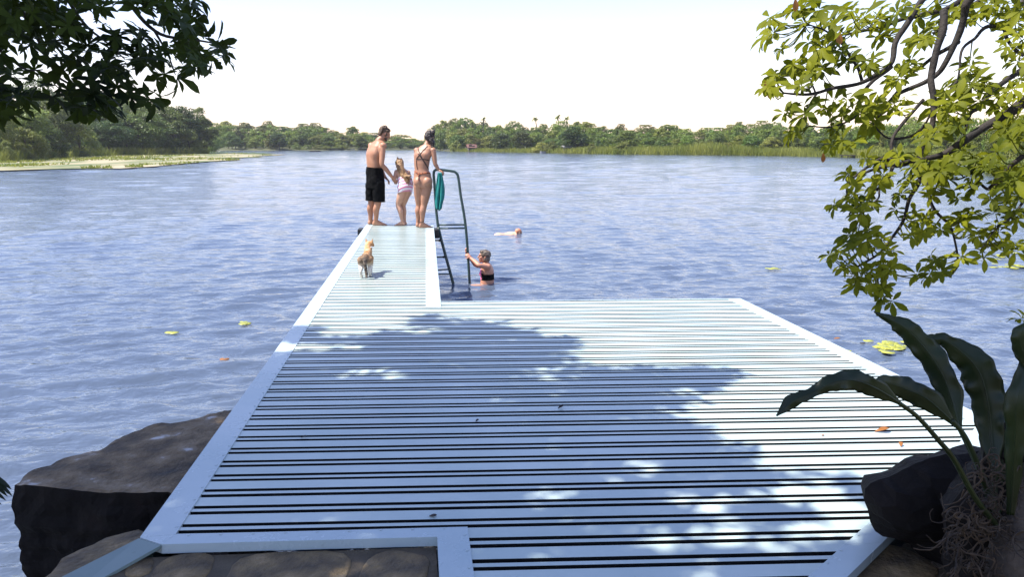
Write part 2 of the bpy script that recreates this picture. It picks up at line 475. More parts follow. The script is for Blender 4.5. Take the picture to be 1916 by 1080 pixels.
bpx = [(p[0], p[1]) for p in beach]
tuft = []
while len(tuft) < 7000:
    u, v = rng.uniform(-300, 530), rng.uniform(286.5, 330)
    if not in_poly(u, v, bpx): continue
    p = P(u, v, WATER + 0.09)
    if noise.noise(Vector((p.x * 0.10, p.y * 0.045, 7))) + 0.4 * noise.noise(Vector((p.x * 0.5, p.y * 0.3, 2))) < 0.10: continue
    h = rng.uniform(0.08, 0.32); a = rng.uniform(0, 3.14); t = Vector((math.cos(a), math.sin(a), 0)) * 0.09
    l = Vector((rng.normal(0, .5), rng.normal(0, .5), 1)) * h
    tuft.append([p - t, p + t, p + t * .3 + l, p - t * .3 + l])
tuft = np.array(tuft).reshape(-1, 3)
tag(link_mesh('marsh_grass', np_mesh('marsh_grass', tuft, np.arange(len(tuft)).reshape(-1, 4), False), MAT['reed']), kind='stuff', label='patchy low grass growing over the mud flat')

# ------------------------------------------------------------------ dock
def xy(u, v): p = P(u, v, 0); return (p.x, p.y)
A = Vector(xy(686, 420)); B = Vector(xy(262, 1008)); C = Vector(xy(302, 1021)); D = Vector(xy(818, 1007)); E = Vector(xy(822, 1080))
R1 = Vector(xy(811, 420)); R2 = Vector(xy(825, 565)); G1 = Vector(xy(1385, 559)); G2 = Vector(xy(1876, 798)); H2 = Vector(xy(1588, 1080))
e2 = E + (E - D) * 2.0; h2 = H2 + (H2 - G2).normalized() * 0.55
s0 = Vector(xy(325, 1000)); s1 = Vector(xy(1622, 973))
SD = (s1 - s0).normalized(); SN = Vector((-SD.y, SD.x))
def line_at(a, b, t):      # point on a-b with stripe coordinate t
    ta = (a - s0).dot(SN); tb = (b - s0).dot(SN)
    return a + (b - a) * ((t - ta) / (tb - ta))
def clip(poly, n, d, keep_greater=True):
    out = []
    k = len(poly)
    for i in range(k):
        p, q = poly[i], poly[(i + 1) % k]
        sp = (p - s0).dot(n) - d; sq = (q - s0).dot(n) - d
        if not keep_greater: sp, sq = -sp, -sq
        if sp >= 0: out.append(p)
        if sp * sq < 0: out.append(p + (q - p) * (sp / (sp - sq)))
    return out
def offs(a, b, w):         # parallel line shifted to the right-hand side of a->b by w
    d = (b - a).normalized(); n = Vector((d.y, -d.x))
    return a + n * w, b + n * w
def isect(l1, l2):
    a, b = l1; c, d = l2
    r = b - a; s = d - c
    t = ((c - a).x * s.y - (c - a).y * s.x) / (r.x * s.y - r.y * s.x)
    return a + r * t
TW = 0.125
left_in = offs(B, A, TW)               # inner line of left trim
end_in = offs(A, R1, 0.05)
pr_in = offs(R1, R2, TW + 0.015)
far_in = offs(R2, G1, 0.02)
right_in = offs(G1, G2, TW)
diag_in = (Vector(xy(1819, 808)), Vector(xy(1515, 1080)))
front_in = offs(D, C, 0.075)
stub_in = offs(e2, D, 0.118)
bot_in = (e2, h2)
pier = [isect(left_in, end_in), isect(end_in, pr_in), isect(pr_in, (R2, G1)), isect(left_in, (R2, G1))]
r2i = offs(R2, G1, 0.0)
corner_l = isect(left_in, front_in)
plat = [isect(left_in, (R2, G1)), isect(far_in, (R2, R2 + Vector((0, 1)))) , isect(far_in, right_in), isect(right_in, diag_in), isect(diag_in, (front_in[0] , front_in[1])), corner_l]
plat[1] = R2.copy()
low = [isect(stub_in, front_in), isect(diag_in, front_in), isect(diag_in, bot_in), isect(stub_in, bot_in)]
dock = thing('dock', (A + C).to_3d() / 2, 'pale painted metal dock with paired black grooves and a long narrow pier', 'dock')
slats = MB(); base = MB()
PER = 0.158
for poly in (pier, plat, low):
    base.prism([(p.x, p.y) for p in poly], -0.07, -0.034)
    ts = [(p - s0).dot(SN) for p in poly]
    k0 = int(math.floor(min(ts) / PER)) - 1; k1 = int(math.ceil(max(ts) / PER)) + 1
    for k in range(k0, k1 + 1):
        for a0, a1 in ((0.0265, 0.0515), (0.078, 0.158)):
            q = clip(clip(poly, SN, k * PER + a0), SN, k * PER + a1, False)
            if len(q) >= 3:
                dz = random.uniform(-0.0006, 0.0006)
                slats.prism([(p.x, p.y) for p in q], -0.0339, dz)
base.build('groove_bed', MAT['groove'], dock)
o = slats.build('deck_boards', [MAT['deck'], MAT['groove']], dock)
for p in o.data.polygons: p.material_index = 0 if p.normal.z > 0.5 else 1
def strip(poly, z1=0.004, z0=-0.0338, name='edge_trim', mat=None, rivets=True):
    mb = MB(); mb.prism([(p.x, p.y) for p in poly], z0, z1)
    if len(poly) == 4 and rivets:                      # row of rivet heads along the inner edge
        a, b_ = poly[3], poly[2]; L_ = (b_ - a).length
        inw = ((poly[0] + poly[1]) / 2 - (a + b_) / 2).normalized() * 0.014
        for k in range(int(L_ / 0.12)):
            c = a + (b_ - a) * ((k + 0.5) * 0.12 / L_) + inw
            mb.tube([(c.x, c.y, z1 - 0.001), (c.x, c.y, z1 + 0.0025)], 0.0055, 8, mi=1)
    return mb.build(name, [MAT['trim'], MAT['steel']], dock)
def split(a, b, c, d, n, gap=0.0015):
    """quad a-b (outer), d-c (inner) cut into n plates"""
    out = []
    for i in range(n):
        t0, t1 = i / n, (i + 1) / n
        e = gap / (b - a).length
        if i < n - 1: t1 -= e
        out.append([a.lerp(b, t0), a.lerp(b, t1), d.lerp(c, t1), d.lerp(c, t0)])
    return out
il_end = isect(left_in, end_in); ir_end = isect(end_in, pr_in)
for q in split(B, A, il_end, corner_l, 6): strip(q)
strip([A, R1, ir_end, il_end], 0.003)
for q in split(R1, Vector(xy(825.7, 577)), isect(pr_in, (Vector(xy(700, 577)), Vector(xy(826, 577)))), ir_end, 2): strip(q, 0.006)
strip([R2, G1, isect(far_in, right_in), R2 + (far_in[0] - R2)], 0.0045)
for q in split(G1, G2, isect(right_in, diag_in), isect(far_in, right_in), 3): strip(q)
dq = split(G2, h2, isect(diag_in, bot_in), isect(right_in, diag_in), 3)
for q in dq: strip(q, 0.005)
strip([B, C, corner_l], 0.0035)
ci = isect(front_in, stub_in)
strip([C, D, ci, corner_l], 0.0032)
strip([D, e2, isect(stub_in, bot_in), ci], 0.0038)
# the worn plate that runs on towards the lower left, bent slightly down
pb = [Vector(xy(259.7, 1009)), Vector(xy(302, 1021.7)), Vector(xy(120, 1096)), Vector(xy(30, 1096))]
mb = MB()
z = [0.002, 0.002, -0.05, -0.05]
mb.add([(p.x, p.y, zz) for p, zz in zip(pb, z)] + [(p.x, p.y, zz - 0.012) for p, zz in zip(pb, z)], [(0, 3, 2, 1), (4, 5, 6, 7), (0, 1, 5, 4), (1, 2, 6, 5), (2, 3, 7, 6), (3, 0, 4, 7)])
o = mb.build('edge_plate', MAT['plate'], dock); o['label'] = 'worn greenish metal edge plate'
# side skirts
sk = MB()
def skirt(a, b, ins=0.012, z0=-0.2, z1=-0.0305):
    d = (b - a).normalized(); n = Vector((d.y, -d.x))
    q = [a + n * ins, b + n * ins, b + n * (ins + 0.03), a + n * (ins + 0.03)]
    sk.prism([(p.x, p.y) for p in q], z0, z1)
skirt(B, A); skirt(A + Vector((.02, 0)), R1 - Vector((.02, 0))); skirt(R1, R2); skirt(R2, G1); skirt(G1, G2); skirt(G2, h2)
sk.build('side_skirt', MAT['steel'], dock)
for (u, v) in ((700, 432), (802, 432), (620, 545), (812, 545), (520, 700), (1000, 700), (1420, 620), (1700, 760)):
    x, y = xy(u, v)
    if u in (620, 520, 700): x += 0.16
    mb = MB(); mb.tube([(x, y, -0.06), (x, y, -3.4)], 0.045, 12)
    mb.build('post', MAT['steel'], dock, smooth=True)
# black rubber fenders at the pier end
for (u, du) in ((675, -1), (816, 1)):
    c = PD(u, 433, P(750, 428).y)
    mb = MB(); mb.box((c.x, c.y, -0.075), 0.085 if du < 0 else 0.10, 0.30, 0.155, R(6))
    mb.build('fender', MAT['black'], dock, bevel=0.01)

# ------------------------------------------------------------------ ladder beside the pier end
LY = P(815, 427).y
lad = thing('ladder', PD(866, 540, LY), 'dark green tubular steel ladder with tall handrail hoop beside the pier end', 'ladder')
hoop = [PD(820, 427, LY), PD(816, 390, LY), PD(813, 345, LY), PD(811.5, 326, LY), PD(814, 318.5, LY), PD(822, 317.5, LY), PD(845, 320, LY), PD(853.5, 323.5, LY), PD(857.5, 332, LY), PD(862, 365, LY), PD(872, 430, LY - .02), PD(879.5, 540, LY - .06), PD(884, 600, LY - .08)]
mb = MB(); mb.tube(crv(hoop, 6), 0.0235, 10); mb.build('handrail', MAT['steel'], lad, smooth=True)
def stringer(pts):
    mb = MB(); mb.tube(pts, 0.026, 10); mb.build('stringer', MAT['steel'], lad, smooth=True)
stringer([PD(820, 425, LY), PD(826, 450, LY), PD(836, 487, LY - .03), PD(850.5, 540, LY - .08), PD(859, 575, LY - .1)])
stringer([PD(779, 450, LY + .02), PD(789, 487, LY - .0), PD(803, 540, LY - .05), PD(812, 575, LY - .08)])
def rung(a, b, r=0.013):
    mb = MB(); mb.tube([a, b], r, 8); mb.build('rung', MAT['steel'], lad, smooth=True)
for v0, l0, r0 in ((421, 818, 871), (427.5, 819, 872)):
    rung(PD(l0, v0, LY), PD(r0, v0 - 0.5, LY - .01), 0.014)
rung(PD(797, 507, LY - .02), PD(841, 504, LY - .04)); rung(PD(799, 513.5, LY - .1), PD(844, 513, LY - .1))
rung(PD(781, 450, LY), PD(826, 450, LY)); rung(PD(788, 481, LY - .02), PD(834, 481, LY - .02))
for u, v in ((824.5, 450), (832.5, 481)):
    p = PD(u, v, LY - .03)
    mb = MB(); mb.tube([p + Vector((-.035, 0, 0)), p + Vector((.01, 0, 0))], 0.02, 8); mb.build('bolt', MAT['black'], lad, smooth=True)
# towel over the handrail
tw = MB()
cols, rows = 16, 26
vs = []
for j in range(rows + 1):
    t = j / rows
    vv = 323 + t * 70
    half = (3.2 + 5.2 * math.sin(min(1, t * 1.6) * 1.57) - 3.4 * max(0, t - 0.7) / 0.3)
    cu = 822.5 - 1.2 * t + 0.8 * math.sin(t * 5)
    for i in range(cols + 1):
        s = i / cols * 2 - 1
        p = PD(cu + s * half + 0.4 * math.sin(t * 9 + s * 3), vv + 2.0 * math.sin(s * 4 + 1) * t, LY - 0.05)
        p.y += 0.028 * math.sin(s * 7 + t * 1.5) * (0.4 + t) + 0.01 * math.sin(s * 13)
        vs.append(p)
W1 = cols + 1
tw.add(vs, [(j * W1 + i, j * W1 + i + 1, (j + 1) * W1 + i + 1, (j + 1) * W1 + i) for j in range(rows) for i in range(cols)])
o = tw.build('towel', MAT['cloth_teal'], None, PD(822, 393, LY), smooth=True)
s_ = o.modifiers.new('t', 'SOLIDIFY'); s_.thickness = 0.012
tag(o, 'teal towel hanging from the ladder handrail under a hand', 'towel')

# ------------------------------------------------------------------ stones
def rock_mesh(name, top_px, ztop, zbot, flare=1.06, amp=0.05, sub=4, seed=0, taper=None):
    pts = [P(u, v, ztop) for u, v in top_px]
    c = sum(pts, Vector()) / len(pts)
    bm = bmesh.new()
    rings = []
    for t, s in ((0, 1.0), (0.12, 1.012), (0.45, flare * 0.98), (0.8, flare * 0.93), (1, flare * 0.9)):
        rings.append([bm.verts.new((c.x + (p.x - c.x) * s, c.y + (p.y - c.y) * s, ztop + (zbot - ztop) * t)) for p in pts])
    n = len(pts)
    for a, b_ in zip(rings, rings[1:]):
        for i in range(n): bm.faces.new((a[i], a[(i + 1) % n], b_[(i + 1) % n], b_[i]))
    bm.faces.new(rings[0][::-1]); bm.faces.new(rings[-1])
    bmesh.ops.triangulate(bm, faces=[f for f in bm.faces if len(f.verts) > 4])
    bmesh.ops.recalc_face_normals(bm, faces=bm.faces[:])
    for _ in range(sub):
        le = [e for e in bm.edges if e.calc_length() > 0.05]
        if not le: break
        bmesh.ops.subdivide_edges(bm, edges=le, cuts=1, use_grid_fill=True)
        bmesh.ops.triangulate(bm, faces=[f for f in bm.faces if len(f.verts) > 4])
    bm.normal_update()
    for v in bm.verts:
        q = v.co * 2.3 + Vector((seed, seed, 0))
        d = noise.fractal(q, 1.0, 2.1, 5) * amp + noise.noise(v.co * 11) * amp * 0.25
        if abs(v.normal.z) < 0.6: d += amp * 0.55 * noise.noise(Vector((v.co.x * 0.8, v.co.y * 0.8, v.co.z * 13 + seed)))
        v.co += v.normal * d * (0.35 if v.normal.z > 0.8 else 1)
    me = bpy.data.meshes.new(name); bm.to_mesh(me); bm.free()
    for p in me.polygons: p.use_smooth = False
    return me
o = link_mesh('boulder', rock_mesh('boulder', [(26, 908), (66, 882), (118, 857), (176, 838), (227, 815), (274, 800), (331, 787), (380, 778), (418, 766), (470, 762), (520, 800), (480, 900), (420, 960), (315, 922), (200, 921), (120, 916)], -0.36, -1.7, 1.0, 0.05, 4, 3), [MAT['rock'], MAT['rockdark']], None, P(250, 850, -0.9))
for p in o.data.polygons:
    p.material_index = 0 if p.normal.z > 0.62 else 1  # steep faces near black: their shade is put into the colour
    p.use_smooth = False
tag(o, 'big flat topped brown boulder with pale patches beside the left edge of the dock', 'boulder')
# stepped stone ground under the camera end: rough lower slab + paved top
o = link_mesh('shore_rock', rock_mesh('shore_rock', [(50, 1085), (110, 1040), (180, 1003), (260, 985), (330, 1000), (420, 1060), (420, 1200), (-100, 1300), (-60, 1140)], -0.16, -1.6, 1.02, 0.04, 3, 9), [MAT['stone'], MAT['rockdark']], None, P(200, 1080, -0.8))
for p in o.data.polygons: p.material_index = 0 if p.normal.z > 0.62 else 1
tag(o, 'low brown rock below the worn edge plate at the lower left', 'rock')
# paved terrace: mortar bed with set stones
bed = MB()
ter = [(C.x - 0.1, C.y - 0.03), (D.x - 0.004, D.y - 0.006), (e2.x - 0.004, e2.y), (e2.x, -2.5), (-3.2, -2.5), (-2.4, 1.2), (-1.62, 1.95)]
bed.prism(ter, -0.9, -0.035)
ter2 = [(h2.x + 0.01, h2.y), (G2.x + 0.03, G2.y - 0.06), (3.6, 3.1), (3.6, -2.5), (h2.x + 0.01, -2.5)]
bed.prism(ter2, -1.7, -0.05)
tag(bed.build('terrace', MAT['mortar']), kind='structure', label='mortared stone terrace at the foot of the dock')
def paver(cx, cy, rx, ry, rot, z, seed):
    mb = MB(); n = 22; ring = []
    for i in range(n):
        a = 2 * math.pi * i / n
        ca, sa = math.cos(a), math.sin(a)
        k = (abs(ca) ** 3.2 + abs(sa) ** 3.2) ** (-1 / 3.2)
        k *= 1 + 0.10 * noise.noise(Vector((ca * 1.4 + seed, sa * 1.4, seed)))
        ring.append(Vector((cx + (ca * rx * k) * math.cos(rot) - (sa * ry * k) * math.sin(rot), cy + (ca * rx * k) * math.sin(rot) + (sa * ry * k) * math.cos(rot), z)))
    c = Vector((cx, cy, z))
    vs = []
    for s, dz in ((1.0, -0.03), (1.0, 0.002), (0.96, 0.006), (0.75, 0.008), (0.4, 0.009)):
        for p in ring:
            q = c + (p - c) * s; q.z = z + dz + 0.004 * noise.noise(q * 9)
            vs.append(q)
    vs.append(c + Vector((0, 0, 0.009)))
    fs = []
    for r_ in range(4):
        for i in range(n): fs.append((r_ * n + i, r_ * n + (i + 1) % n, (r_ + 1) * n + (i + 1) % n, (r_ + 1) * n + i))
    for i in range(n): fs.append((4 * n + i, 4 * n + (i + 1) % n, 5 * n))
    mb.add(vs, fs)
    return mb.mesh('paving_stone', True), c
PAV = [(344, 1066, 0.102, 0.100, 0.1, 'tan paving stone next to the corner of the dock and the worn edge plate'), (541, 1072, 0.218, 0.145, 0, 'broad rounded tan paving stone in the middle of the terrace strip'), (738, 1074, 0.124, 0.145, -0.05, 'grey brown paving stone against the stub of edge trim'), (262, 1064, 0.045, 0.06, 0.3, 'small brown paving stone beside the worn edge plate')]
for i, (u, v, rx, ry, rot, lab) in enumerate(PAV):
    p = P(u, v, -0.035)
    me, c = paver(p.x, p.y, rx, ry, rot, -0.035, i * 3.7)
    tag(link_mesh('paving_stone', me, MAT['stone'], None, c), lab, 'stone', 'stones set in the terrace')
me, c = paver(P(1640, 1075, -0.05).x + 0.06, P(1640, 1060, -0.05).y, 0.17, 0.13, 0.4, -0.05, 31)
tag(link_mesh('paving_stone', me, MAT['stone'], None, c), 'brown paving stone at the lower right beside the diagonal trim', 'stone', 'stones set in the terrace')

# ------------------------------------------------------------------ the air over the lake
hm = bpy.data.materials.new('haze'); hm.use_nodes = True
HN, HL = hm.node_tree.nodes, hm.node_tree.links
HN.remove(HN['Principled BSDF'])
pv = HN.new('ShaderNodeVolumePrincipled')
pv.inputs['Color'].default_value = (0.90, 0.93, 1.0, 1); pv.inputs['Density'].default_value = 0.0002; pv.inputs['Anisotropy'].default_value = 0.25
HL.new(pv.outputs['Volume'], HN['Material Output'].inputs['Volume'])
mb = MB(); mb.box((0, 0, 9.5), 1420, 1420, 29)
tag(mb.build('haze', hm), kind='stuff', label='thin pale haze over the lake')
# ------------------------------------------------------------------ foreground leaves
def leaflet(mb, base, d, n, L_, W, droop=0.25, fold=0.25, st=(0.0, 0.25, 0.55, 0.8, 1.0), wd=(0.10, 0.55, 1.0, 0.82, 0.06), mi=0):
    """obovate leaflet from base along d, upper side n"""
    d = d.normalized(); s = d.cross(n)
    if s.length < 1e-4: s = d.orthogonal()
    s.normalize(); n = s.cross(d).normalized()
    vs, fs = [], []
    for t, w_ in zip(st, wd):
        c = base + d * (L_ * t) - n * (droop * L_ * t * t)
        hw = W * 0.5 * w_
        vs += [c - s * hw + n * (fold * hw), c, c + s * hw + n * (fold * hw)]
    for i in range(len(st) - 1):
        a = i * 3
        fs += [(a, a + 1, a + 4, a + 3), (a + 1, a + 2, a + 5, a + 4)]
    mb.add(vs, fs, mi)

def rvec():
    v = Vector(rng.normal(0, 1, 3)); return v.normalized()

def whorl(mb, c, axis, nl, L_, lite=False, spread=(0.9, 1.45), droop=0.3, mi=0):
    """rosette of leaflets spreading round an axis"""
    axis = axis.normalized(); a0 = axis.orthogonal().normalized(); b0 = axis.cross(a0)
    ph0 = rng.uniform(0, 6.28)
    for i in range(nl):
        a = ph0 + 2 * math.pi * i / nl + rng.normal(0, 0.18)
        sp = rng.uniform(*spread)
        d = axis * math.cos(sp) + (a0 * math.cos(a) + b0 * math.sin(a)) * math.sin(sp)
        d = (d + Vector((0, 0, -0.25))).normalized()
        l = L_ * rng.uniform(0.6, 1.15)
        if nl > 5 and rng.random() < 0.10: continue
        up = (axis + rvec() * 0.25)
        if lite:
            leaflet(mb, c, d, up, l, l * 0.44, droop, 0.2, (0.0, 0.6, 1.0), (0.15, 1.0, 0.1), mi)
        else:
            leaflet(mb, c + d * l * 0.12, d, up, l, l * 0.42, droop * rng.uniform(0.4, 1.6), rng.uniform(0.1, 0.5), mi=mi)

# right tree -------------------------------------------------------
Z5 = lambda x, y: (1400 + x / 3.0, y / 3.0)
Z6 = lambda x, y: (1400 + x / 2.7, 300 + y / 2.7)
Z7 = lambda x, y: (1400 + x / 2.077, 560 + y / 2.077)
rtree = thing('broadleaf_tree', (3.4, 2.2, -0.05), 'tree at the right with bare twisting dark branches and sunlit yellow green leaves', 'tree')
def branch(pts, y0, y1, r0, r1, conv, wig=0.0, name='branch', mat='bark'):
    n = len(pts); q = []
    for i, p in enumerate(pts):
        t = i / (n - 1)
        u, v = conv(*p)
        q.append(PD(u, v, y0 + (y1 - y0) * t))
    q = crv(q, 5)
    m_ = len(q)
    rr = []
    for i in range(m_):
        t = i / (m_ - 1)
        q[i] = q[i] + Vector((noise.noise(q[i] * 9), noise.noise(q[i] * 9 + Vector((5, 0, 0))), noise.noise(q[i] * 9 + Vector((0, 7, 0))))) * 0.012
        rr.append((r0 + (r1 - r0) * t) * 0.82 * (1 + 0.18 * noise.noise(q[i] * 17)))
    mb = MB(); mb.tube(q, rr, 8)
    mb.build(name, MAT[mat], rtree, smooth=True)
    return q
BR = []
BR.append(branch([(1700, -260), (1420, -120), (1240, 0), (1210, 80), (1170, 230), (1110, 350), (1050, 420), (900, 500), (810, 560), (735, 670)], 3.0, 3.1, .022, .006, Z5))
BR.append(branch([(1300, -60), (1020, -20), (950, 30), (900, 120), (820, 250), (790, 360), (680, 440), (560, 480), (380, 520), (300, 535), (210, 520)], 3.2, 2.9, .018, .004, Z5))
BR.append(branch([(800, 370), (720, 440), (645, 520), (630, 600), (600, 655), (505, 705), (330, 712)], 3.1, 2.9, .010, .003, Z5))
BR.append(branch([(1180, 240), (1130, 270), (1030, 330), (900, 430), (800, 540)], 3.05, 3.3, .012, .005, Z5))
BR.append(branch([(1767, 20), (1763, 43), (1753, 93), (1743, 143), (1747, 187), (1740, 233), (1723, 283), (1720, 333), (1708, 365), (1696, 398), (1674, 441), (1644, 474), (1604, 496)], 2.9, 2.7, .017, .004, lambda x, y: (x, y)))
BR.append(branch([(1700, -150), (1548, 10), (1440, 140), (1330, 150), (1270, 210), (1200, 300), (1180, 450)], 3.2, 3.0, .014, .004, Z5))
BR.append(branch([(1750, 270), (1548, 390), (1400, 490), (1300, 590), (1240, 640), (1200, 760)], 3.0, 2.8, .015, .005, Z5))
BR.append(branch([(1850, 370), (1548, 570), (1440, 650), (1320, 720), (1200, 800), (1080, 870), (950, 900), (830, 930)], 2.7, 2.75, .024, .008, Z5))
BR.append(branch([(830, 930), (760, 880), (690, 910), (600, 990), (565, 1040), (560, 1100)], 2.75, 2.7, .008, .003, Z5))
BR.append(branch([(950, 890), (810, 920), (720, 945), (620, 985)], 2.75, 2.65, .009, .004, Z5))
BR.append(branch([(980, 560), (880, 680), (810, 780), (800, 900), (790, 1000), (720, 1080)], 2.9, 2.8, .008, .006, Z5))
BR.append(branch([(740, 0), (720, 60), (660, 150), (650, 200), (580, 250)], 2.8, 2.7, .006, .003, Z6))
BR.append(branch([(1800, 700), (1548, 860), (1440, 960), (1340, 1060)], 2.5, 2.6, .013, .006, Z5))
BR.append(branch([(1260, 110), (1200, 150), (1140, 60)], 2.6, 2.7, .008, .004, Z6))
BR.append(branch([(900, 60), (920, 180), (950, 260), (1010, 340), (1050, 440), (1060, 530)], 2.75, 2.6, .009, .003, Z6))
BR.append(branch([(1500, 120), (1393, 200), (1310, 290), (1240, 360), (1190, 440)], 2.6, 2.5, .006, .002, Z6))
BR.append(branch([(700, 700), (740, 745), (800, 778), (930, 760), (1000, 700)], 3.0, 2.9, .004, .006, Z5))
BR.append(branch([(320, 640), (345, 585), (380, 530)], 2.9, 2.92, .002, .005, Z5))
BR.append(branch([(315, 390), (340, 450), (372, 520)], 2.9, 2.92, .002, .004, Z5))
BR.append(branch([(1500, -150), (1300, 0), (1100, 140), (1040, 180)], 3.3, 3.3, .013, .006, Z5))
BR.append(branch([(1300, -60), (1150, 40), (1000, 75), (860, 115), (700, 170), (560, 192), (400, 230)], 3.4, 3.2, .016, .003, Z5))
BR.append(branch([(1440, 140), (1452, 205), (1490, 260), (1548, 310)], 3.1, 3.0, .008, .008, Z5))
BR.append(branch([(1000, 700), (1040, 620), (1110, 520), (1180, 450)], 2.95, 2.95, .005, .007, Z5))
BR.append(branch([(640, 470), (630, 380), (560, 300), (470, 200), (330, 130)], 3.15, 3.0, .008, .003, Z5))
BR.append(branch([(690, 530), (665, 600), (672, 650)], 2.68, 2.66, .004, .002, Z6))
trunk_pts = [PD(1868, 1180, 2.25), PD(1880, 1075, 2.25), PD(1900, 985, 2.28), PD(1935, 900, 2.32), PD(2020, 730, 2.4), PD(2120, 480, 2.55), PD(2170, 250, 2.7), PD(2150, 0, 2.85), PD(2080, -220, 3.0), PD(1940, -380, 3.1)]
q = crv(trunk_pts, 6)
mb = MB(); mb.tube(q, [(0.055 - 0.02 * i / len(q)) * (1 + 0.15 * noise.noise(p * 8)) for i, p in enumerate(q)], 14)
mb.build('trunk', MAT['barkgrey'], rtree, smooth=True)

CL5 = [(130,190,70),(190,270,50),(150,110,60),(290,60,80),(300,130,60),(400,60,70),(380,240,80),(480,120,80),(510,210,60),(600,60,70),(600,140,60),(700,60,70),(740,110,50),(750,190,50),(420,380,60),(440,270,60),(560,340,60),(640,340,60),(690,370,40),(520,300,50),(270,360,60),(150,420,70),(130,480,50),(300,490,40),(340,420,40),(230,640,60),(330,640,80),(420,610,40),(240,740,50),(520,560,60),(500,720,50),(540,820,70),(460,810,40),(590,620,60),(720,600,70),(820,580,60),(700,690,60),(860,440,60),(900,360,50),(990,220,60),(1020,180,50),(940,60,60),(870,30,60),(1080,30,40),(1130,90,50),(1190,30,50),(1260,100,60),(1340,40,60),(1400,80,60),(1380,20,50),(1240,360,60),(1240,400,50),(1260,470,70),(1320,480,60),(1110,500,70),(1140,590,80),(1180,560,60),(1080,600,50),(1050,740,80),(1010,780,50),(1160,690,60),(1300,560,60),(1380,600,60),(1460,510,60),(1500,520,60),(1510,180,60),(1480,290,60),(1520,250,50),(1510,340,60),(1440,720,50),(1480,790,60),(1400,860,60),(1320,940,50),(1460,960,60),(1500,1000,70),(1240,1030,60),(1120,900,80),(1080,960,80),(1000,960,60),(900,990,60),(760,900,60),(660,890,50),(860,880,50),(740,1000,50),(560,980,40),(600,1030,50),(930,930,60),(960,880,50),(1180,820,50),(1260,880,50),(1500,100,60),(1530,60,60),(1530,450,50),(1540,700,60),(1500,650,50)]
CL6 = [(430,225,45),(500,200,45),(540,240,45),(600,210,40),(640,240,40),(560,270,40),(520,190,40),(745,270,45),(770,180,40),(660,90,45),(845,300,45),(910,290,40),(970,340,40),(830,110,40),(1050,190,40),(1060,290,60),(1130,280,50),(1110,350,40),(1170,380,40),(1190,490,45),(1240,420,40),(1310,430,40),(1240,340,50),(1230,190,40),(1250,270,40),(1340,250,45),(1300,220,40),(1360,280,40),(1350,90,70),(1300,130,60),(1360,200,50),(1370,450,50),(970,580,50),(920,570,40),(880,590,35),(1000,570,40),(970,490,45),(920,500,40),(1080,490,35),(520,380,50),(600,350,45),(560,430,60),(500,440,50),(410,480,40),(460,470,40),(600,450,50),(680,400,40),(620,560,50),(560,590,45),(540,630,35),(500,540,40),(690,530,40),(720,550,35),(700,560,40),(640,600,45),(680,690,60),(680,650,40),(830,390,35),(880,360,35),(700,470,40),(1210,40,45),(1130,60,50),(1000,90,50),(950,130,45),(920,180,40),(1380,800,45)]
allp = [p for b_ in BR for p in b_]
fol = MB()
for conv, lst, sc_ in ((Z5, CL5, 3.0), (Z6, CL6, 2.7)):
    for x, y, r in lst:
        k = 3 if r > 48 else 2
        for j in range(k + (rng.random() < 0.45)):
            dx, dy = (rng.normal(0, r * 0.38), rng.normal(0, r * 0.32)) if j else (0, 0)
            u, v = conv(x + dx, y + dy)
            best = min(allp, key=lambda p: ((p.x / p.y * F + U0) - u) ** 2 + ((HOR - (p.z - CAM_Z) / p.y * F) - v) ** 2)
            c = PD(u, v, best.y + rng.uniform(-0.22, 0.22))
            Lf = r / sc_ * 1.35 / F * c.y * rng.uniform(0.9, 1.15)
            Lf = min(max(Lf * rng.uniform(0.75, 1.12), 0.04), 0.088)
            dd = c - best
            ax = (dd.normalized() * 0.6 if dd.length > 0.02 else Vector((0, 0, 0))) + Vector((-0.25, 0, 0.75)) + rvec() * 0.35
            whorl(fol, c, ax, int(rng.integers(5, 8)), Lf, droop=0.35)
            # twig to the nearest branch
            if dd.length < 0.22:
                mid = best.lerp(c, 0.5) + Vector((0, 0, -0.12 * dd.length))
                fol.tube(crv([best, mid, c], 3), [0.0028, 0.0026, 0.0023, 0.002, 0.0018, 0.0016, 0.0014], 5, mi=1)
o = fol.build('foliage', [MAT['leaf_right'], MAT['bark']], rtree, smooth=True)
wl = MB()
for (u, v, L_) in ((1432, 160, .055), (1440, 172, .04), (1488, 4, .045), (1570, 66, .05), (1540, 294, .035)):
    leaflet(wl, PD(u, v - 8, 2.95), Vector((0.1, 0, -1)), Vector((0, -1, 0.1)), L_, L_ * .5, 0.1, 0.3)
wl.build('withered_leaves', MAT['leaf_brown'], rtree, smooth=True)

# left tree: dark overhanging foliage and the high canopy that shades the dock ------------------
ltree = thing('shade_tree', (-5.2, 0.2, -0.6), 'shade tree at the upper left with dense dark overhanging leaves', 'tree')
Z4 = lambda x, y: (x / 3.0, y / 3.0)
DEN = [[(-200, -120), (640, -120), (660, 60), (690, 160), (720, 250), (760, 330), (800, 420), (880, 500), (900, 560), (820, 575), (700, 560), (560, 600), (500, 640), (430, 600), (350, 545), (270, 580), (180, 600), (90, 640), (-200, 690)],
       [(730, -120), (1060, -60), (1050, 30), (1090, 80), (1110, 170), (1190, 210), (1290, 260), (1260, 310), (1190, 400), (1110, 400), (1000, 400), (960, 450), (880, 440), (780, 420), (740, 330), (730, 120)],
       [(600, -120), (1040, -120), (1010, -10), (720, 30), (640, 20)]]
HOLES = [(100, 320, 55, 45), (720, 160, 26, 75), (310, 440, 70, 75), (520, 150, 26, 30), (90, 350, 60, 30), (700, 80, 50, 26), (590, 215, 22, 30), (395, 400, 34, 30), (250, 300, 26, 20), (440, 480, 30, 25)]
fol = MB()
cnt = 0
tries = 0
LW = []
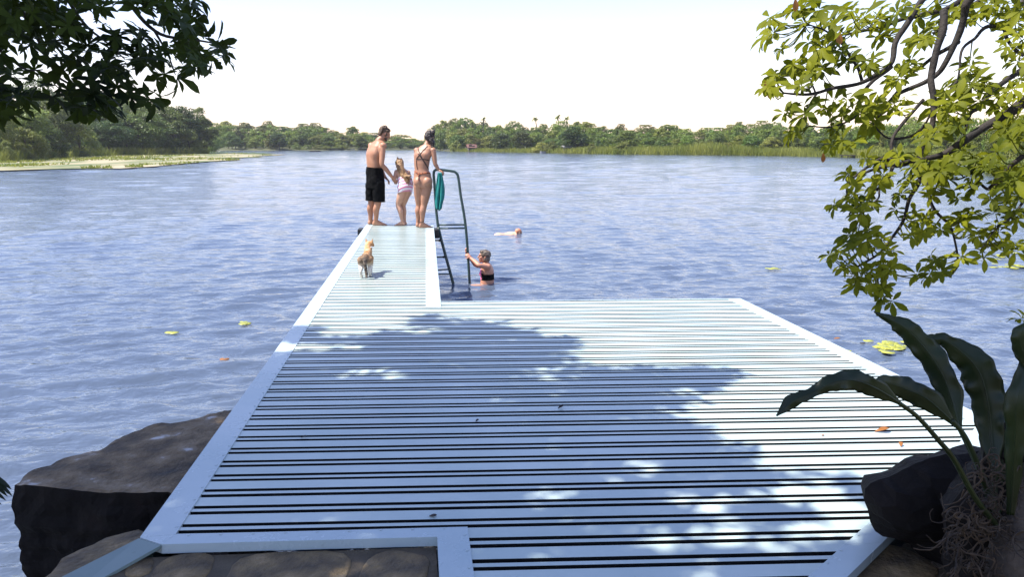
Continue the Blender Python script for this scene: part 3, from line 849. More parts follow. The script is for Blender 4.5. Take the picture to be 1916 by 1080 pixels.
while cnt < 410 and tries < 20000:
    tries += 1
    x, y = rng.uniform(-200, 1300), rng.uniform(-120, 690)
    if not any(in_poly(x, y, p) for p in DEN): continue
    if any(((x - hx) / (rx + 26)) ** 2 + ((y - hy) / (ry + 26)) ** 2 < 1 for hx, hy, rx, ry in HOLES): continue
    if noise.noise(Vector((x / 95, y / 95, 1.7))) > 0.30: continue
    u, v = Z4(x, y)
    c = PD(u, v, rng.uniform(2.9, 4.3))
    LW.append(c)
    whorl(fol, c, Vector((0.25, -0.1, 0.6)) + rvec() * 0.5, int(rng.integers(5, 8)), rng.uniform(0.06, 0.09), droop=0.35, lite=True)
    cnt += 1
for (x, y, ax) in ((1215, 240, (0.9, 0, -0.1)), (1190, 330, (0.6, 0, -.6)), (1120, 300, (0.6, 0, -.5)), (1090, 110, (0.8, 0, .3)), (1060, 40, (0.8, 0, .4)), (990, 430, (.6, 0, -.3)), (1140, 210, (.8, 0, .3)), (870, 540, (.5, 0, -.6)), (1120, -10, (.9, 0, -.2)), (1100, 350, (.4, 0, -.9)), (330, 560, (-.2, 0, -.9)), (440, 600, (0, 0, -1)), (600, 590, (0.1, 0, -1)), (60, 620, (0, 0, -1)), (500, 260, (0, -.9, .2)), (360, 400, (0, -.9, .2)), (390, 430, (.2, -.8, 0))):
    u, v = Z4(x, y)
    whorl(fol, PD(u, v, 3.4), Vector(ax) + rvec() * 0.1, 7, 0.088, spread=(0.5, 1.15), droop=0.25)
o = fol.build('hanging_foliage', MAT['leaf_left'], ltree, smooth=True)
# canopy above
SHADE = [(546, 608), (620, 618), (700, 622), (765, 601), (805, 590), (850, 597), (925, 603), (1000, 622), (1072, 634), (1058, 668), (1120, 684), (1250, 690), (1390, 684), (1396, 694), (1310, 738), (1255, 775), (1310, 800), (1380, 826), (1436, 856), (1400, 882), (1500, 894), (1640, 890), (1700, 985), (1850, 1000), (2100, 1050), (2150, 1300), (250, 1300), (-500, 1250), (-300, 1000), (-150, 760), (150, 690), (400, 670), (500, 655)]
LIGHT = [(765, 617, 46, 4), (640, 624, 50, 3), (535, 650, 30, 6), (850, 740, 36, 12), (885, 836, 22, 10), (620, 652, 60, 3), (1195, 880, 30, 4), (1300, 1005, 44, 6), (1520, 925, 50, 7), (1480, 1020, 30, 3), (1585, 985, 30, 10), (1340, 935, 30, 4), (700, 700, 40, 4), (1000, 930, 40, 4), (600, 880, 30, 4)]
sh_w = [P(u, v, 0) for u, v in SHADE]
xs = [p.x for p in sh_w]; ys = [p.y for p in sh_w]
shp = [(p.x, p.y) for p in sh_w]
li_w = []
for u, v, ru, rv in LIGHT:
    c = P(u, v, 0); e1 = P(u + ru, v, 0); e2_ = P(u, v - rv, 0)
    li_w.append((c.x, c.y, abs(e1.x - c.x), abs(e2_.y - c.y)))
can = MB(); cnt = 0; tries = 0
CW = []
while cnt < 3800 and tries < 60000:
    tries += 1
    x, y = rng.uniform(min(xs), max(xs)), rng.uniform(max(min(ys), -0.4), max(ys))
    if not in_poly(x, y, shp): continue
    d = min((math.hypot(x - a[0], y - a[1]) for a in shp[:22]))
    ok = True
    for cx, cy, rx, ry in li_w:
        if ((x - cx) / (rx + 0.11)) ** 2 + ((y - cy) / (ry + 0.11)) ** 2 < 1: ok = rng.random() < 0.06; break
    if not ok: continue
    if d < 0.16 and rng.random() < 0.55: continue
    if noise.noise(Vector((x * 2.1, y * 2.1, 3.3))) > 0.50 and rng.random() < 0.8: continue
    h = rng.uniform(4.0, 7.0)
    c = Vector((x, y, 0)) + SUN * (h / SUN.z)
    CW.append(c)
    whorl(can, c, Vector((0, 0, 1)) + rvec() * 0.4, int(rng.integers(5, 8)), rng.uniform(0.11, 0.17), lite=True)
    cnt += 1
# the same crown goes on to the left and above, over the hanging foliage
for i in range(900):
    t = LW[int(rng.integers(len(LW)))] + Vector(rng.normal(0, 0.12, 3))
    h = rng.uniform(2.2, 3.6)
    c = t + SUN * (h / SUN.z)
    CW.append(c)
    whorl(can, c, Vector((0, 0, 1)) + rvec() * 0.4, int(rng.integers(5, 8)), rng.uniform(0.11, 0.17), lite=True)
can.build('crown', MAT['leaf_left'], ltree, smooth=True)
mb = MB()
tp = crv([(-5.2, 0.2, -0.8), (-5.1, 0.3, 0.8), (-4.8, 0.6, 2.2), (-4.3, 1.0, 3.4), (-3.6, 1.6, 4.4)], 6)
mb.tube(tp, [0.22 - 0.11 * i / len(tp) for i in range(len(tp))], 14)
mb.build('trunk', MAT['barkgrey'], ltree, smooth=True)
CWs = [CW[int(i)] for i in rng.integers(0, len(CW), 70)]
for c in CWs[:26]:
    st = tp[int(rng.integers(len(tp) // 2, len(tp)))]
    mid = st.lerp(c, 0.5) + Vector((0, 0, 0.35)) + rvec() * 0.15
    mb = MB(); q = crv([st, mid, c], 6)
    mb.tube(q, [0.05 - 0.042 * i / len(q) for i in range(len(q))], 7)
    mb.build('limb', MAT['bark'], ltree, smooth=True)
for pts, r0 in (([(-150, -150), (120, 60), (270, 330), (320, 430), (350, 520), (410, 590)], .012), ([(300, -140), (420, 60), (500, 160), (590, 230), (700, 330)], .009), ([(650, -150), (760, 60), (900, 190), (1080, 220), (1200, 240)], .011), ([(320, -100), (330, 0), (310, 90)], .008), ([(320, 430), (420, 480), (520, 470)], .006), ([(860, 160), (940, 300), (985, 420)], .006), ([(-100, 200), (60, 330), (150, 390), (240, 390)], .008)):
    q = crv([PD(*Z4(x, y), 3.5 + 0.1 * i) for i, (x, y) in enumerate(pts)], 5)
    mb = MB(); mb.tube(q, [r0 * (1 - 0.7 * i / len(q)) for i in range(len(q))], 7)
    mb.build('branch', MAT['bark'], ltree, smooth=True)

# ------------------------------------------------------------------ rock, roots and strap-leaved plant at the lower right
def inflate(name, px, y0, T, D, step=0.035, amp=0.025, seed=0):
    pts = [PD(u, v, y0) for u, v in px]
    pts = [p for i in range(len(pts)) for p in (pts[i], pts[i].lerp(pts[(i + 1) % len(pts)], 0.34), pts[i].lerp(pts[(i + 1) % len(pts)], 0.67))]
    b2 = [Vector((p.x, p.z)) for p in pts]
    xs_ = [p.x for p in b2]; zs_ = [p.y for p in b2]
    ins = []
    poly = [(p.x, p.y) for p in b2]
    def bd(x, z):
        m_ = 9
        for i in range(len(b2)):
            a, c = b2[i], b2[(i + 1) % len(b2)]
            ab = c - a; t = max(0, min(1, ((x - a.x) * ab.x + (z - a.y) * ab.y) / max(ab.length_squared, 1e-9)))
            m_ = min(m_, math.hypot(x - a.x - ab.x * t, z - a.y - ab.y * t))
        return m_
    for x in np.arange(min(xs_), max(xs_), step):
        for z in np.arange(min(zs_), max(zs_), step):
            x_, z_ = x + rng.uniform(-.3, .3) * step, z + rng.uniform(-.3, .3) * step
            if in_poly(x_, z_, poly) and bd(x_, z_) > step * 0.45: ins.append(Vector((x_, z_)))
    allv = b2 + ins; nb = len(b2)
    res = delaunay_2d_cdt(allv, [], [list(range(nb))], 1, 1e-6)
    v2, _, f2 = res[0], res[1], res[2]
    vs = []; bidx = {}
    dist = [bd(p.x, p.y) for p in v2]
    for p, d in zip(v2, dist):
        k = min(d / D, 1); t = T * math.sqrt(max(0, 1 - (1 - k) ** 2))
        vs.append((p.x, y0 - t * 0.6, p.y, t))
    n = len(vs)
    V = [Vector((a, b_, c)) for a, b_, c, t in vs] + [Vector((a, y0 + t, c)) for a, b_, c, t in vs]
    fs = [tuple(f) for f in f2] + [tuple(i + n for i in f[::-1]) for f in f2]
    bm = bmesh.new(); bv = [bm.verts.new(p) for p in V]
    for f in fs:
        try: bm.faces.new([bv[i] for i in f])
        except ValueError: pass
    bmesh.ops.remove_doubles(bm, verts=bm.verts[:], dist=1e-4)
    bmesh.ops.recalc_face_normals(bm, faces=bm.faces[:])
    bm.normal_update()
    for v in bm.verts:
        v.co += v.normal * (noise.fractal(v.co * 4 + Vector((seed, 0, 0)), 1.0, 2.0, 5) * amp + noise.noise(v.co * 23) * amp * 0.25)
    me = bpy.data.meshes.new(name); bm.to_mesh(me); bm.free()
    return me
RK = [(1622, 916), (1631, 907), (1679, 887), (1713, 868), (1756, 856), (1809, 849), (1850, 842), (1880, 870), (1900, 960), (1880, 1060), (1850, 1110), (1760, 1110), (1735, 1060), (1700, 1018), (1668, 1004), (1646, 1001), (1630, 975)]
tag(link_mesh('rock', inflate('rock', RK, 2.72, 0.22, 0.16, seed=2), MAT['rockdark'], None, PD(1700, 1090, 2.72)), 'black craggy rock overhanging the diagonal edge of the dock at the right', 'rock')
RK2 = [(1840, 830), (1862, 800), (1880, 790), (1905, 800), (2010, 790), (2060, 1000), (2000, 1180), (1800, 1180), (1780, 1080), (1778, 960), (1812, 905), (1836, 870)]
plant = thing('strap_leaf_plant', PD(1860, 1100, 2.3), 'dark plant with long wavy strap leaves and a tangle of roots at the lower right', 'plant')
link_mesh('root_mound', inflate('root_mound', RK2, 2.42, 0.16, 0.14, amp=0.03, seed=8), MAT['rockdark'], plant)
rt = MB()
for i in range(230):
    x, y = rng.uniform(775, 1040), rng.uniform(640, 1075)
    if y < 900 and x < 780 + (900 - y) * 0.35: continue
    p = PD(*Z7(x, y), 2.26 + rng.uniform(-.05, .04))
    pts = [p]
    d = Vector((rng.uniform(-1, 1), rng.uniform(-.35, .2), rng.uniform(-1, .25))).normalized()
    curl = rng.uniform(-0.9, 0.9)
    for s in range(int(rng.integers(5, 10))):
        d = (Quaternion(Vector((0, 1, 0)), curl + rng.normal(0, .35)) @ d + Vector((0, rng.uniform(-.25, .25), -.06))).normalized()
        pts.append(pts[-1] + d * 0.016)
    q = crv(pts, 3)
    r0 = rng.uniform(0.0014, 0.0036)
    rt.tube(q, [r0 * (1 - 0.5 * k / len(q)) for k in range(len(q))], 6)
rt.build('roots', MAT['root'], plant, smooth=True)
def strap_leaf(cl, hw, ys, wave=0.25, name='leaf', fold=0.35, flip=1):
    C3 = [PD(*Z7(x, y), yy) for (x, y), yy in zip(cl, ys)]
    c3 = crv(C3, 8)
    n = len(c3)
    hws = []
    for i in range(n):
        t = i / 8; a = int(min(t, len(hw) - 1)); b_ = min(a + 1, len(hw) - 1); f = t - a
        f = f * f * (3 - 2 * f)
        hws.append((hw[a] * (1 - f) + hw[b_] * f) / 2.077 / F)
    vs = []; K = 9
    for i in range(n):
        t = (c3[min(i + 1, n - 1)] - c3[max(i - 1, 0)]).normalized()
        view = (c3[i] - Vector((0, 0, CAM_Z))).normalized()
        s = t.cross(view).normalized()
        w_ = hws[i] * c3[i].y
        for k in range(K):
            a = k / (K - 1) * 2 - 1
            ed = abs(a) ** 2
            p = c3[i] + s * (w_ * a * (1 + 0.08 * math.sin(i * 0.55 + a * 2) + 0.05 * math.sin(i * 1.3 + a)))
            p += view * (flip * fold * w_ * abs(a) + wave * w_ * ed * (math.sin(i * 0.45 + (2.0 if a > 0 else 0)) + 0.5 * math.sin(i * 1.1 + (1.0 if a > 0 else 0))))
            vs.append(p)
    mb = MB()
    mb.add(vs, [(i * K + k, i * K + k + 1, (i + 1) * K + k + 1, (i + 1) * K + k) for i in range(n - 1) for k in range(K - 1)])
    o = mb.build(name, MAT['leaf_strap'], plant, smooth=True)
    s_ = o.modifiers.new('t', 'SOLIDIFY'); s_.thickness = 0.0015
    rib = MB(); rib.tube(c3, [max(0.0035 * (1 - 0.7 * i / n), 0.001) for i in range(n)], 6)
    r_ = rib.build('midrib', MAT['leaf_strap'], o, smooth=True)
def petiole(cl, ys, r0, r1):
    q = crv([PD(*Z7(x, y), yy) for (x, y), yy in zip(cl, ys)], 6)
    mb = MB(); mb.tube(q, [r0 + (r1 - r0) * i / (len(q) - 1) for i in range(len(q))], 8)
    mb.build('leaf_stalk', MAT['leaf_strap'], plant, smooth=True)
petiole([(965, 880), (880, 770), (800, 625), (740, 550), (660, 460), (585, 403)], [2.25, 2.2, 2.15, 2.1, 2.08, 2.05], .009, .006)
strap_leaf([(590, 405), (500, 350), (420, 318), (335, 322), (250, 362), (170, 398), (110, 455)], [7, 36, 42, 36, 20, 27, 3], [2.05, 2.02, 2.0, 1.98, 1.97, 1.96, 1.95])
petiole([(960, 860), (905, 680), (845, 540), (790, 470)], [2.3, 2.3, 2.3, 2.3], .010, .007)
strap_leaf([(800, 485), (700, 392), (612, 350), (540, 325), (480, 322)], [8, 46, 46, 34, 4], [2.3, 2.3, 2.3, 2.28, 2.26])
petiole([(970, 850), (925, 720), (855, 570), (815, 490)], [2.28, 2.3, 2.32, 2.34], .011, .008)
strap_leaf([(818, 498), (778, 350), (722, 240), (650, 150), (590, 100), (548, 78), (488, 50)], [14, 46, 50, 44, 34, 16, 2], [2.34, 2.38, 2.4, 2.42, 2.43, 2.44, 2.45])
petiole([(975, 830), (960, 760), (955, 640)], [2.3, 2.32, 2.34], .009, .007)
strap_leaf([(955, 660), (944, 520), (930, 400), (900, 290), (840, 215), (760, 160), (720, 155), (678, 142)], [14, 48, 62, 70, 52, 26, 20, 3], [2.34, 2.38, 2.4, 2.42, 2.44, 2.46, 2.47, 2.48])
strap_leaf([(1020, 840), (1032, 650), (1040, 520), (1046, 390), (1085, 270), (1130, 160)], [14, 30, 40, 42, 34, 6], [2.2, 2.2, 2.2, 2.2, 2.22, 2.25])
strap_leaf([(1130, 330), (1085, 235), (1060, 180), (1062, 130), (1090, 90)], [8, 30, 34, 30, 4], [2.2, 2.2, 2.2, 2.2, 2.2])
strap_leaf([(1000, 800), (985, 700), (990, 600), (985, 540), (985, 500)], [8, 18, 22, 16, 2], [2.35, 2.36, 2.37, 2.38, 2.4])
# fern tips at the left edge
fern = thing('fern', PD(-60, 985, 3.6), 'dark narrow fern leaf tips at the left edge beside the boulder', 'plant')
Z8 = lambda x, y: (x / 3.177, 740 + y / 3.177)
fm = MB(); st_ = MB()
st_.tube(crv([PD(*Z8(-260, 900), 3.6), PD(*Z8(-180, 560), 3.6), PD(*Z8(-40, 470), 3.6)], 5), 0.004, 6)
st_.build('stalk', MAT['leaf_strap'], fern, smooth=True)
for a, b_ in (((-60, 470), (75, 600)), ((-90, 480), (48, 602)), ((-120, 500), (38, 626)), ((-40, 470), (70, 560)), ((-140, 520), (10, 650))):
    p = PD(*Z8(*a), 3.6); q = PD(*Z8(*b_), 3.6)
    leaflet(fm, p, q - p, Vector((0.5, -0.6, 0.6)), (q - p).length, 0.02, 0.05, 0.2, wd=(0.3, 0.9, 1.0, 0.7, 0.05))
fm.build('fronds', MAT['leaf_strap'], fern, smooth=True)

# ------------------------------------------------------------------ fallen leaves and floating pads
def dead_leaf(u, v, L_, rot, mat, lab, curl=0.4, W=0.5):
    p = P(u, v, 0.004); mb = MB()
    d = Vector((math.cos(rot), math.sin(rot), 0.05))
    leaflet(mb, p, d, Vector((0, 0, 1)), L_, L_ * W, -curl * 0.3, curl)
    o = mb.build('fallen_leaf', MAT[mat], None, p, smooth=True)
    m_ = o.modifiers.new('t', 'SOLIDIFY'); m_.thickness = 0.002
    tag(o, lab, 'leaf', 'leaves fallen on the dock')
dead_leaf(1637, 808, 0.075, 0.05, 'leaf_brown', 'orange fallen leaf on the sunlit boards near the right edge of the dock', 0.6)
dead_leaf(1686, 836, 0.035, 1.2, 'leaf_brown', 'small crumpled brown fallen leaf nearest the strap leaf plant', 0.9)
dead_leaf(1044, 764, 0.04, 0.4, 'bark', 'dark curled fallen leaf in the middle of the shaded boards', 0.9)
dead_leaf(563, 819, 0.028, 0.2, 'bark', 'tiny dark leaf scrap on the boards near the left trim', 0.7)
dead_leaf(890, 789, 0.025, 0.9, 'root', 'tiny brown leaf scrap left of the dark curled leaf', 0.7)
dead_leaf(803, 966, 0.030, 0.1, 'root', 'flat tan leaf scrap on the front boards', 0.2, 0.7)
dead_leaf(1537, 815, 0.015, 0.1, 'leaf_brown', 'tiny rust leaf scrap left of the orange leaf', 0.2, 0.7)
dead_leaf(1560, 634, 0.05, 0.1, 'leaf_brown', 'pale brown leaf on the far right trim of the dock', 0.2, 0.7)
def pads(u, v, n, su, sv, rad_, lab, mat='lily', seed=0):
    r2 = np.random.default_rng(seed)
    for i in range(n):
        uu, vv = (u + r2.normal(0, su), v + r2.normal(0, sv)) if n > 1 else (u, v)
        c = P(uu, vv, WATER + 0.022 + 0.002 * (i % 5))
        r = rad_ * r2.uniform(0.6, 1.15); a0 = r2.uniform(0, 6.28)
        vs = [c]; k = 14
        for j in range(k + 1):
            a = a0 + 0.2 + (2 * math.pi - 0.4) * j / k
            vs.append(c + Vector((math.cos(a) * r, math.sin(a) * r * 0.92, 0.003 * math.sin(a * 3 + i))))
        mb = MB(); mb.add(vs, [(0, j + 1, j + 2) for j in range(k)])
        o = mb.build('lily_pad', MAT[mat], None, c, smooth=True)
        m_ = o.modifiers.new('t', 'SOLIDIFY'); m_.thickness = 0.003; m_.offset = -1
        tag(o, lab, 'lily pad', 'pads: ' + lab)
pads(1668, 648, 46, 16, 5.5, 0.07, 'yellow green lily pad in the big raft beyond the right edge of the dock', seed=1)
pads(1893, 497, 16, 18, 2.5, 0.09, 'pale lily pad in the strip at the far right of the lake', seed=2)
pads(1876, 478, 9, 12, 2, 0.09, 'lily pad in the thin line behind the pale strip at far right', seed=3)
pads(324, 622, 4, 4, 1.2, 0.06, 'yellow lily pad in the small clump farthest left on open water', seed=4)
pads(459, 604, 4, 4, 1.2, 0.06, 'yellow lily pad in the small clump nearer the dock at left', seed=5)
pads(1448, 502, 5, 8, 0.8, 0.07, 'faint lily pad on the water left of the hanging leafy twig', seed=6)
pads(1614, 642, 1, 0, 0, 0.035, 'single dark curled pad left of the big raft', 'bark', seed=7)
pads(1578, 652, 4, 8, 3, 0.05, 'yellow lily pad touching the far right edge of the dock', seed=8)
pads(420, 672, 1, 0, 0, 0.05, 'single reddish floating leaf near the left edge of the dock', 'leaf_brown', seed=9)
# ------------------------------------------------------------------ far shores
def crown_mesh(name, n_l, per, leaf, shape, seed, ground=False, flat=0.0):
    """unit-height crown: leaf clumps over many lumps; shape = list of (z, radius)"""
    g = np.random.default_rng(seed)
    V = []; Fq = []
    zs = [s[0] for s in shape]; rs = [s[1] for s in shape]
    cs = []
    for i in range(n_l):
        z = g.uniform(zs[0], zs[-1])
        rr = np.interp(z, zs, rs)
        a = g.uniform(0, 6.283); q = math.sqrt(g.uniform(0.05, 1)) * rr * 0.85
        lr = g.uniform(0.075, 0.15) * (0.8 + rr)
        cs.append((np.array([math.cos(a) * q, math.sin(a) * q, z]), lr))
    for c, lr in cs:
        m_ = int(per * (lr / 0.12) ** 2)
        d = g.normal(0, 1, (m_, 3)); d /= np.linalg.norm(d, axis=1)[:, None]
        d[:, 2] = np.where(d[:, 2] < -0.35, -d[:, 2], d[:, 2])
        sq = np.array([1, 1, 0.72 - flat * 0.35])
        p = c + d * lr * g.uniform(0.7, 1.12, (m_, 1)) * sq
        nrm = d * 0.9 + g.normal(0, 0.55, (m_, 3)) + np.array([0, 0, 0.45 + flat])
        nrm /= np.linalg.norm(nrm, axis=1)[:, None]
        t1 = np.cross(nrm, g.normal(0, 1, (m_, 3))); t1 /= np.linalg.norm(t1, axis=1)[:, None]
        t2 = np.cross(nrm, t1)
        s = leaf * g.uniform(0.55, 1.3, (m_, 1))
        a, b_ = t1 * s, t2 * s * 0.62
        quad = np.stack([p - a, p - b_ * 0.9 + a * .1, p + a, p + b_], 1)
        V.append(quad.reshape(-1, 3))
    V = np.concatenate(V)
    q = np.arange(len(V)).reshape(-1, 4)
    return np_mesh(name, V, q, smooth=False)
SH_ROUND = [(0.16, 0.20), (0.30, 0.40), (0.55, 0.48), (0.80, 0.36), (0.93, 0.14)]
SH_WIDE = [(0.22, 0.20), (0.40, 0.55), (0.62, 0.68), (0.80, 0.50), (0.92, 0.22)]
SH_TALL = [(0.14, 0.16), (0.30, 0.26), (0.60, 0.30), (0.82, 0.22), (0.95, 0.08)]
SH_BUSH = [(0.05, 0.50), (0.25, 0.62), (0.55, 0.55), (0.85, 0.25)]
PROTO = {}
for kind, shp_, n_l, per, leaf in (('round', SH_ROUND, 46, 70, 0.028), ('wide', SH_WIDE, 56, 70, 0.028), ('tall', SH_TALL, 40, 60, 0.026), ('bush', SH_BUSH, 34, 60, 0.035),
                                   ('round_near', SH_ROUND, 70, 150, 0.016), ('wide_near', SH_WIDE, 90, 140, 0.016), ('tall_near', SH_TALL, 60, 130, 0.016), ('bush_near', SH_BUSH, 40, 150, 0.024)):
    PROTO[kind] = [crown_mesh('crown_' + kind, n_l, per, leaf, shp_, 100 + s * 17 + n_l, flat=0.5 if 'wide' in kind else 0.1) for s in range(3)]
def trunk_mesh(kind, seed):
    g = np.random.default_rng(seed); mb = MB()
    top = 0.62
    pts = [Vector((0, 0, -0.06)), Vector((g.normal(0, .01), g.normal(0, .01), 0.2)), Vector((g.normal(0, .03), g.normal(0, .03), 0.42)), Vector((g.normal(0, .04), g.normal(0, .04), top))]
    q = crv(pts, 3); mb.tube(q, [0.028 - 0.018 * i / len(q) for i in range(len(q))], 6)
    for k in range(6):
        a = g.uniform(0, 6.28); z0 = g.uniform(0.16, 0.45)
        r = g.uniform(0.15, 0.3)
        s = Vector((0, 0, z0)); e = Vector((math.cos(a) * r, math.sin(a) * r, z0 + g.uniform(0.12, 0.3)))
        q = crv([s, s.lerp(e, 0.5) + Vector((0, 0, -0.02)), e], 3)
        mb.tube(q, [0.014 - 0.010 * i / len(q) for i in range(len(q))], 5)
    return mb.mesh('trunk', True)
TRUNKS = [trunk_mesh('t', 50 + s) for s in range(3)]
for m_ in TRUNKS: m_.materials.append(MAT['trunk_far'])
PM = {}
def tree(kind, mat, loc, h, w_, label, group, cat='tree', name='shore_tree', near=False):
    si = int(rng.integers(3))
    key = (kind + ('_near' if near else ''), si, mat)
    if key not in PM:
        me = PROTO[key[0]][si].copy(); me.materials.append(TREE_M[mat]); PM[key] = me
    r = bpy.data.objects.new(name, None); COL.objects.link(r)
    r.empty_display_size = 0.1
    r.location = loc; r.rotation_euler = (0, 0, rng.uniform(0, 6.28))
    base_w = {'round': 1.0, 'wide': 1.36, 'tall': 0.62, 'bush': 1.25}[kind]
    r.scale = (w_ / base_w, w_ / base_w, h)
    tag(r, label, cat, group)
    c = bpy.data.objects.new('crown' if cat == 'tree' else 'foliage', PM[key]); COL.objects.link(c); c.parent = r
    if cat == 'tree':
        t = bpy.data.objects.new('trunk', TRUNKS[si]); COL.objects.link(t); t.parent = r
    return r
def shore_pt(u, back):
    """point behind the shoreline seen at picture column u"""
    for (u0, v0), (u1, v1) in zip(SHORE_PX, SHORE_PX[1:]):
        if u0 <= u <= u1:
            v = v0 + (v1 - v0) * (u - u0) / (u1 - u0); break
    p = P(u, v, WATER); d = math.hypot(p.x, p.y)
    s = (d + back) / d
    x, y = p.x * s, p.y * s
    return Vector((x, y, float(land_z(np.array([x]), np.array([y]))[0])))
def top_h(p, v):
    return (CAM_Z + (HOR - v) / F * p.y - p.z) * 1.05

COLW = {'dark': 'dark green', 'mid': 'mid green', 'olive': 'olive green', 'pale': 'pale yellow green'}
KINDW = {'round': 'round crowned', 'wide': 'broad spreading', 'tall': 'tall narrow', 'bush': 'low bushy'}
ORD = ['first', 'second', 'third', 'fourth', 'fifth', 'sixth', 'seventh', 'eighth', 'ninth', 'tenth', 'eleventh', 'twelfth', 'thirteenth', 'fourteenth', 'fifteenth', 'sixteenth', 'seventeenth', 'eighteenth', 'nineteenth', 'twentieth']
specs = []   # (u, vtop, back, width px, kind, mat, stretch, cat, near)
# left wood, behind the mud flat
for u, vt, back, wpx, k, mt in ((-70, 190, 12, 130, 'round', 'dark'), (-10, 200, 8, 110, 'wide', 'mid'), (30, 196, 16, 110, 'round', 'mid'), (62, 206, 4, 80, 'tall', 'olive'), (82, 152, 30, 90, 'round', 'dark'), (112, 196, 10, 110, 'round', 'dark'), (150, 226, 2, 84, 'bush', 'olive'), (175, 186, 16, 130, 'wide', 'dark'), (205, 228, 2, 100, 'wide', 'dark'), (238, 192, 14, 130, 'wide', 'olive'), (268, 214, 4, 110, 'round', 'dark'), (300, 197, 12, 100, 'round', 'dark'), (322, 204, 8, 80, 'round', 'mid'), (346, 206, 6, 66, 'tall', 'dark'), (372, 206, 6, 58, 'round', 'dark'), (388, 226, 3, 44, 'round', 'dark'), (356, 240, 1, 60, 'bush', 'mid'), (-120, 200, 8, 120, 'round', 'dark'), (210, 182, 34, 120, 'wide', 'mid'), (135, 184, 34, 110, 'round', 'dark'), (284, 204, 26, 110, 'wide', 'mid'), (330, 222, 2, 60, 'bush', 'dark'), (100, 238, 1, 70, 'bush', 'dark'), (50, 236, 1, 80, 'bush', 'mid')):
    specs.append((u, vt, back, wpx, k, mt, 'wood behind the mud flat', 'tree', True))
for u, vt, wpx in ((-30, 268, 60), (10, 262, 44), (45, 276, 50), (88, 278, 40), (112, 272, 40), (146, 280, 44), (228, 282, 22), (255, 283, 26), (316, 280, 40), (345, 281, 44), (298, 282, 30), (375, 282, 30), (72, 270, 30)):
    specs.append((u, vt, -1.0, wpx, 'bush', 'pale', 'edge of the mud flat at left', 'bush', True))
SKY = [(400, 232), (425, 229), (460, 230), (490, 236), (505, 229), (530, 238), (545, 240), (568, 233), (590, 232), (610, 240), (630, 246), (659, 238), (685, 248), (703, 249), (725, 256), (750, 251), (770, 258), (790, 263), (806, 250), (818, 236), (830, 228), (850, 222), (868, 221), (885, 230), (904, 231), (920, 240), (930, 236), (962, 227), (980, 240), (1000, 238), (1016, 234), (1050, 229), (1079, 230), (1100, 230), (1126, 237), (1162, 234), (1186, 244), (1207, 235), (1243, 235), (1259, 236), (1283, 242), (1320, 240), (1340, 240), (1365, 233), (1381, 230), (1402, 234), (1423, 228), (1450, 229), (1500, 231), (1560, 228), (1640, 226), (1700, 222), (1800, 215), (1990, 200)]
def sky_v(u): return float(np.interp(u, [s[0] for s in SKY], [s[1] for s in SKY]))
def stretch(u):
    if u < 690: return 'far bank left of the man'
    if u < 812: return 'gap between man and woman'
    if u < 900: return 'wood behind the red hut'
    if u < 1130: return 'wood around the pale hut'
    if u < 1420: return 'reed bank right of the huts'
    return 'bank behind the right tree'
mats = ['dark', 'dark', 'mid', 'mid', 'olive']
for u, vt in SKY[:-1]:                                  # the skyline trees
    k = ['round', 'round', 'wide', 'round'][int(rng.integers(4))]
    wpx = rng.uniform(34, 52)
    specs.append((u, vt + 1, rng.uniform(32, 55), wpx, k, mats[int(rng.integers(5))], stretch(u), 'tree', False))
u = 404
while u < 1990:                                          # middle rows
    vs_ = sky_v(u)
    for f, bk in ((0.30, 24), (0.52, 12)):
        uu = u + rng.uniform(-9, 9)
        vt = vs_ + (276 - vs_) * (f + rng.uniform(-.14, .12))
        k = ['round', 'wide', 'tall', 'round', 'bush'][int(rng.integers(5))]
        specs.append((uu, vt, bk + rng.uniform(-4, 4), rng.uniform(24, 46) * (0.62 if k == 'tall' else 1), k, ['dark', 'mid', 'olive', 'dark', 'mid', 'olive'][int(rng.integers(6))], stretch(uu), 'tree', False))
    u += rng.uniform(19, 30)
for uu, vt, wpx, mt in ((523, 251, 42, 'dark'), (441, 258, 30, 'dark'), (615, 254, 34, 'dark'), (675, 254, 32, 'dark'), (936, 251, 50, 'dark'), (975, 248, 46, 'dark'), (1075, 240, 60, 'dark'), (1170, 246, 56, 'dark'), (1407, 256, 46, 'dark'), (848, 250, 30, 'mid'), (1440, 258, 44, 'olive'), (1345, 252, 32, 'dark'), (1540, 258, 50, 'mid'), (1620, 250, 60, 'mid')):
    specs.append((uu, vt, rng.uniform(5, 9), wpx, 'round', mt, stretch(uu), 'tree', False))
for uu, vt, wpx in ((556, 268, 22), (575, 270, 26), (597, 271, 30), (612, 272, 22), (636, 271, 30), (648, 272, 18), (852, 262, 24), (1012, 266, 40), (1030, 264, 30), (1165, 264, 40), (1360, 266, 30), (1110, 268, 30), (1640, 272, 40), (1740, 270, 50)):
    specs.append((uu, vt, 2.5, wpx, 'bush', 'pale' if uu < 660 else 'olive', stretch(uu), 'bush', False))
for uu, vt, wpx in ((1868, 300, 60), (1905, 296, 80), (1950, 300, 90)):
    specs.append((uu, vt, 3, wpx, 'bush', 'pale', 'near right bank behind the leaves', 'bush', False))
specs.sort(key=lambda s: s[0])
seen = {}
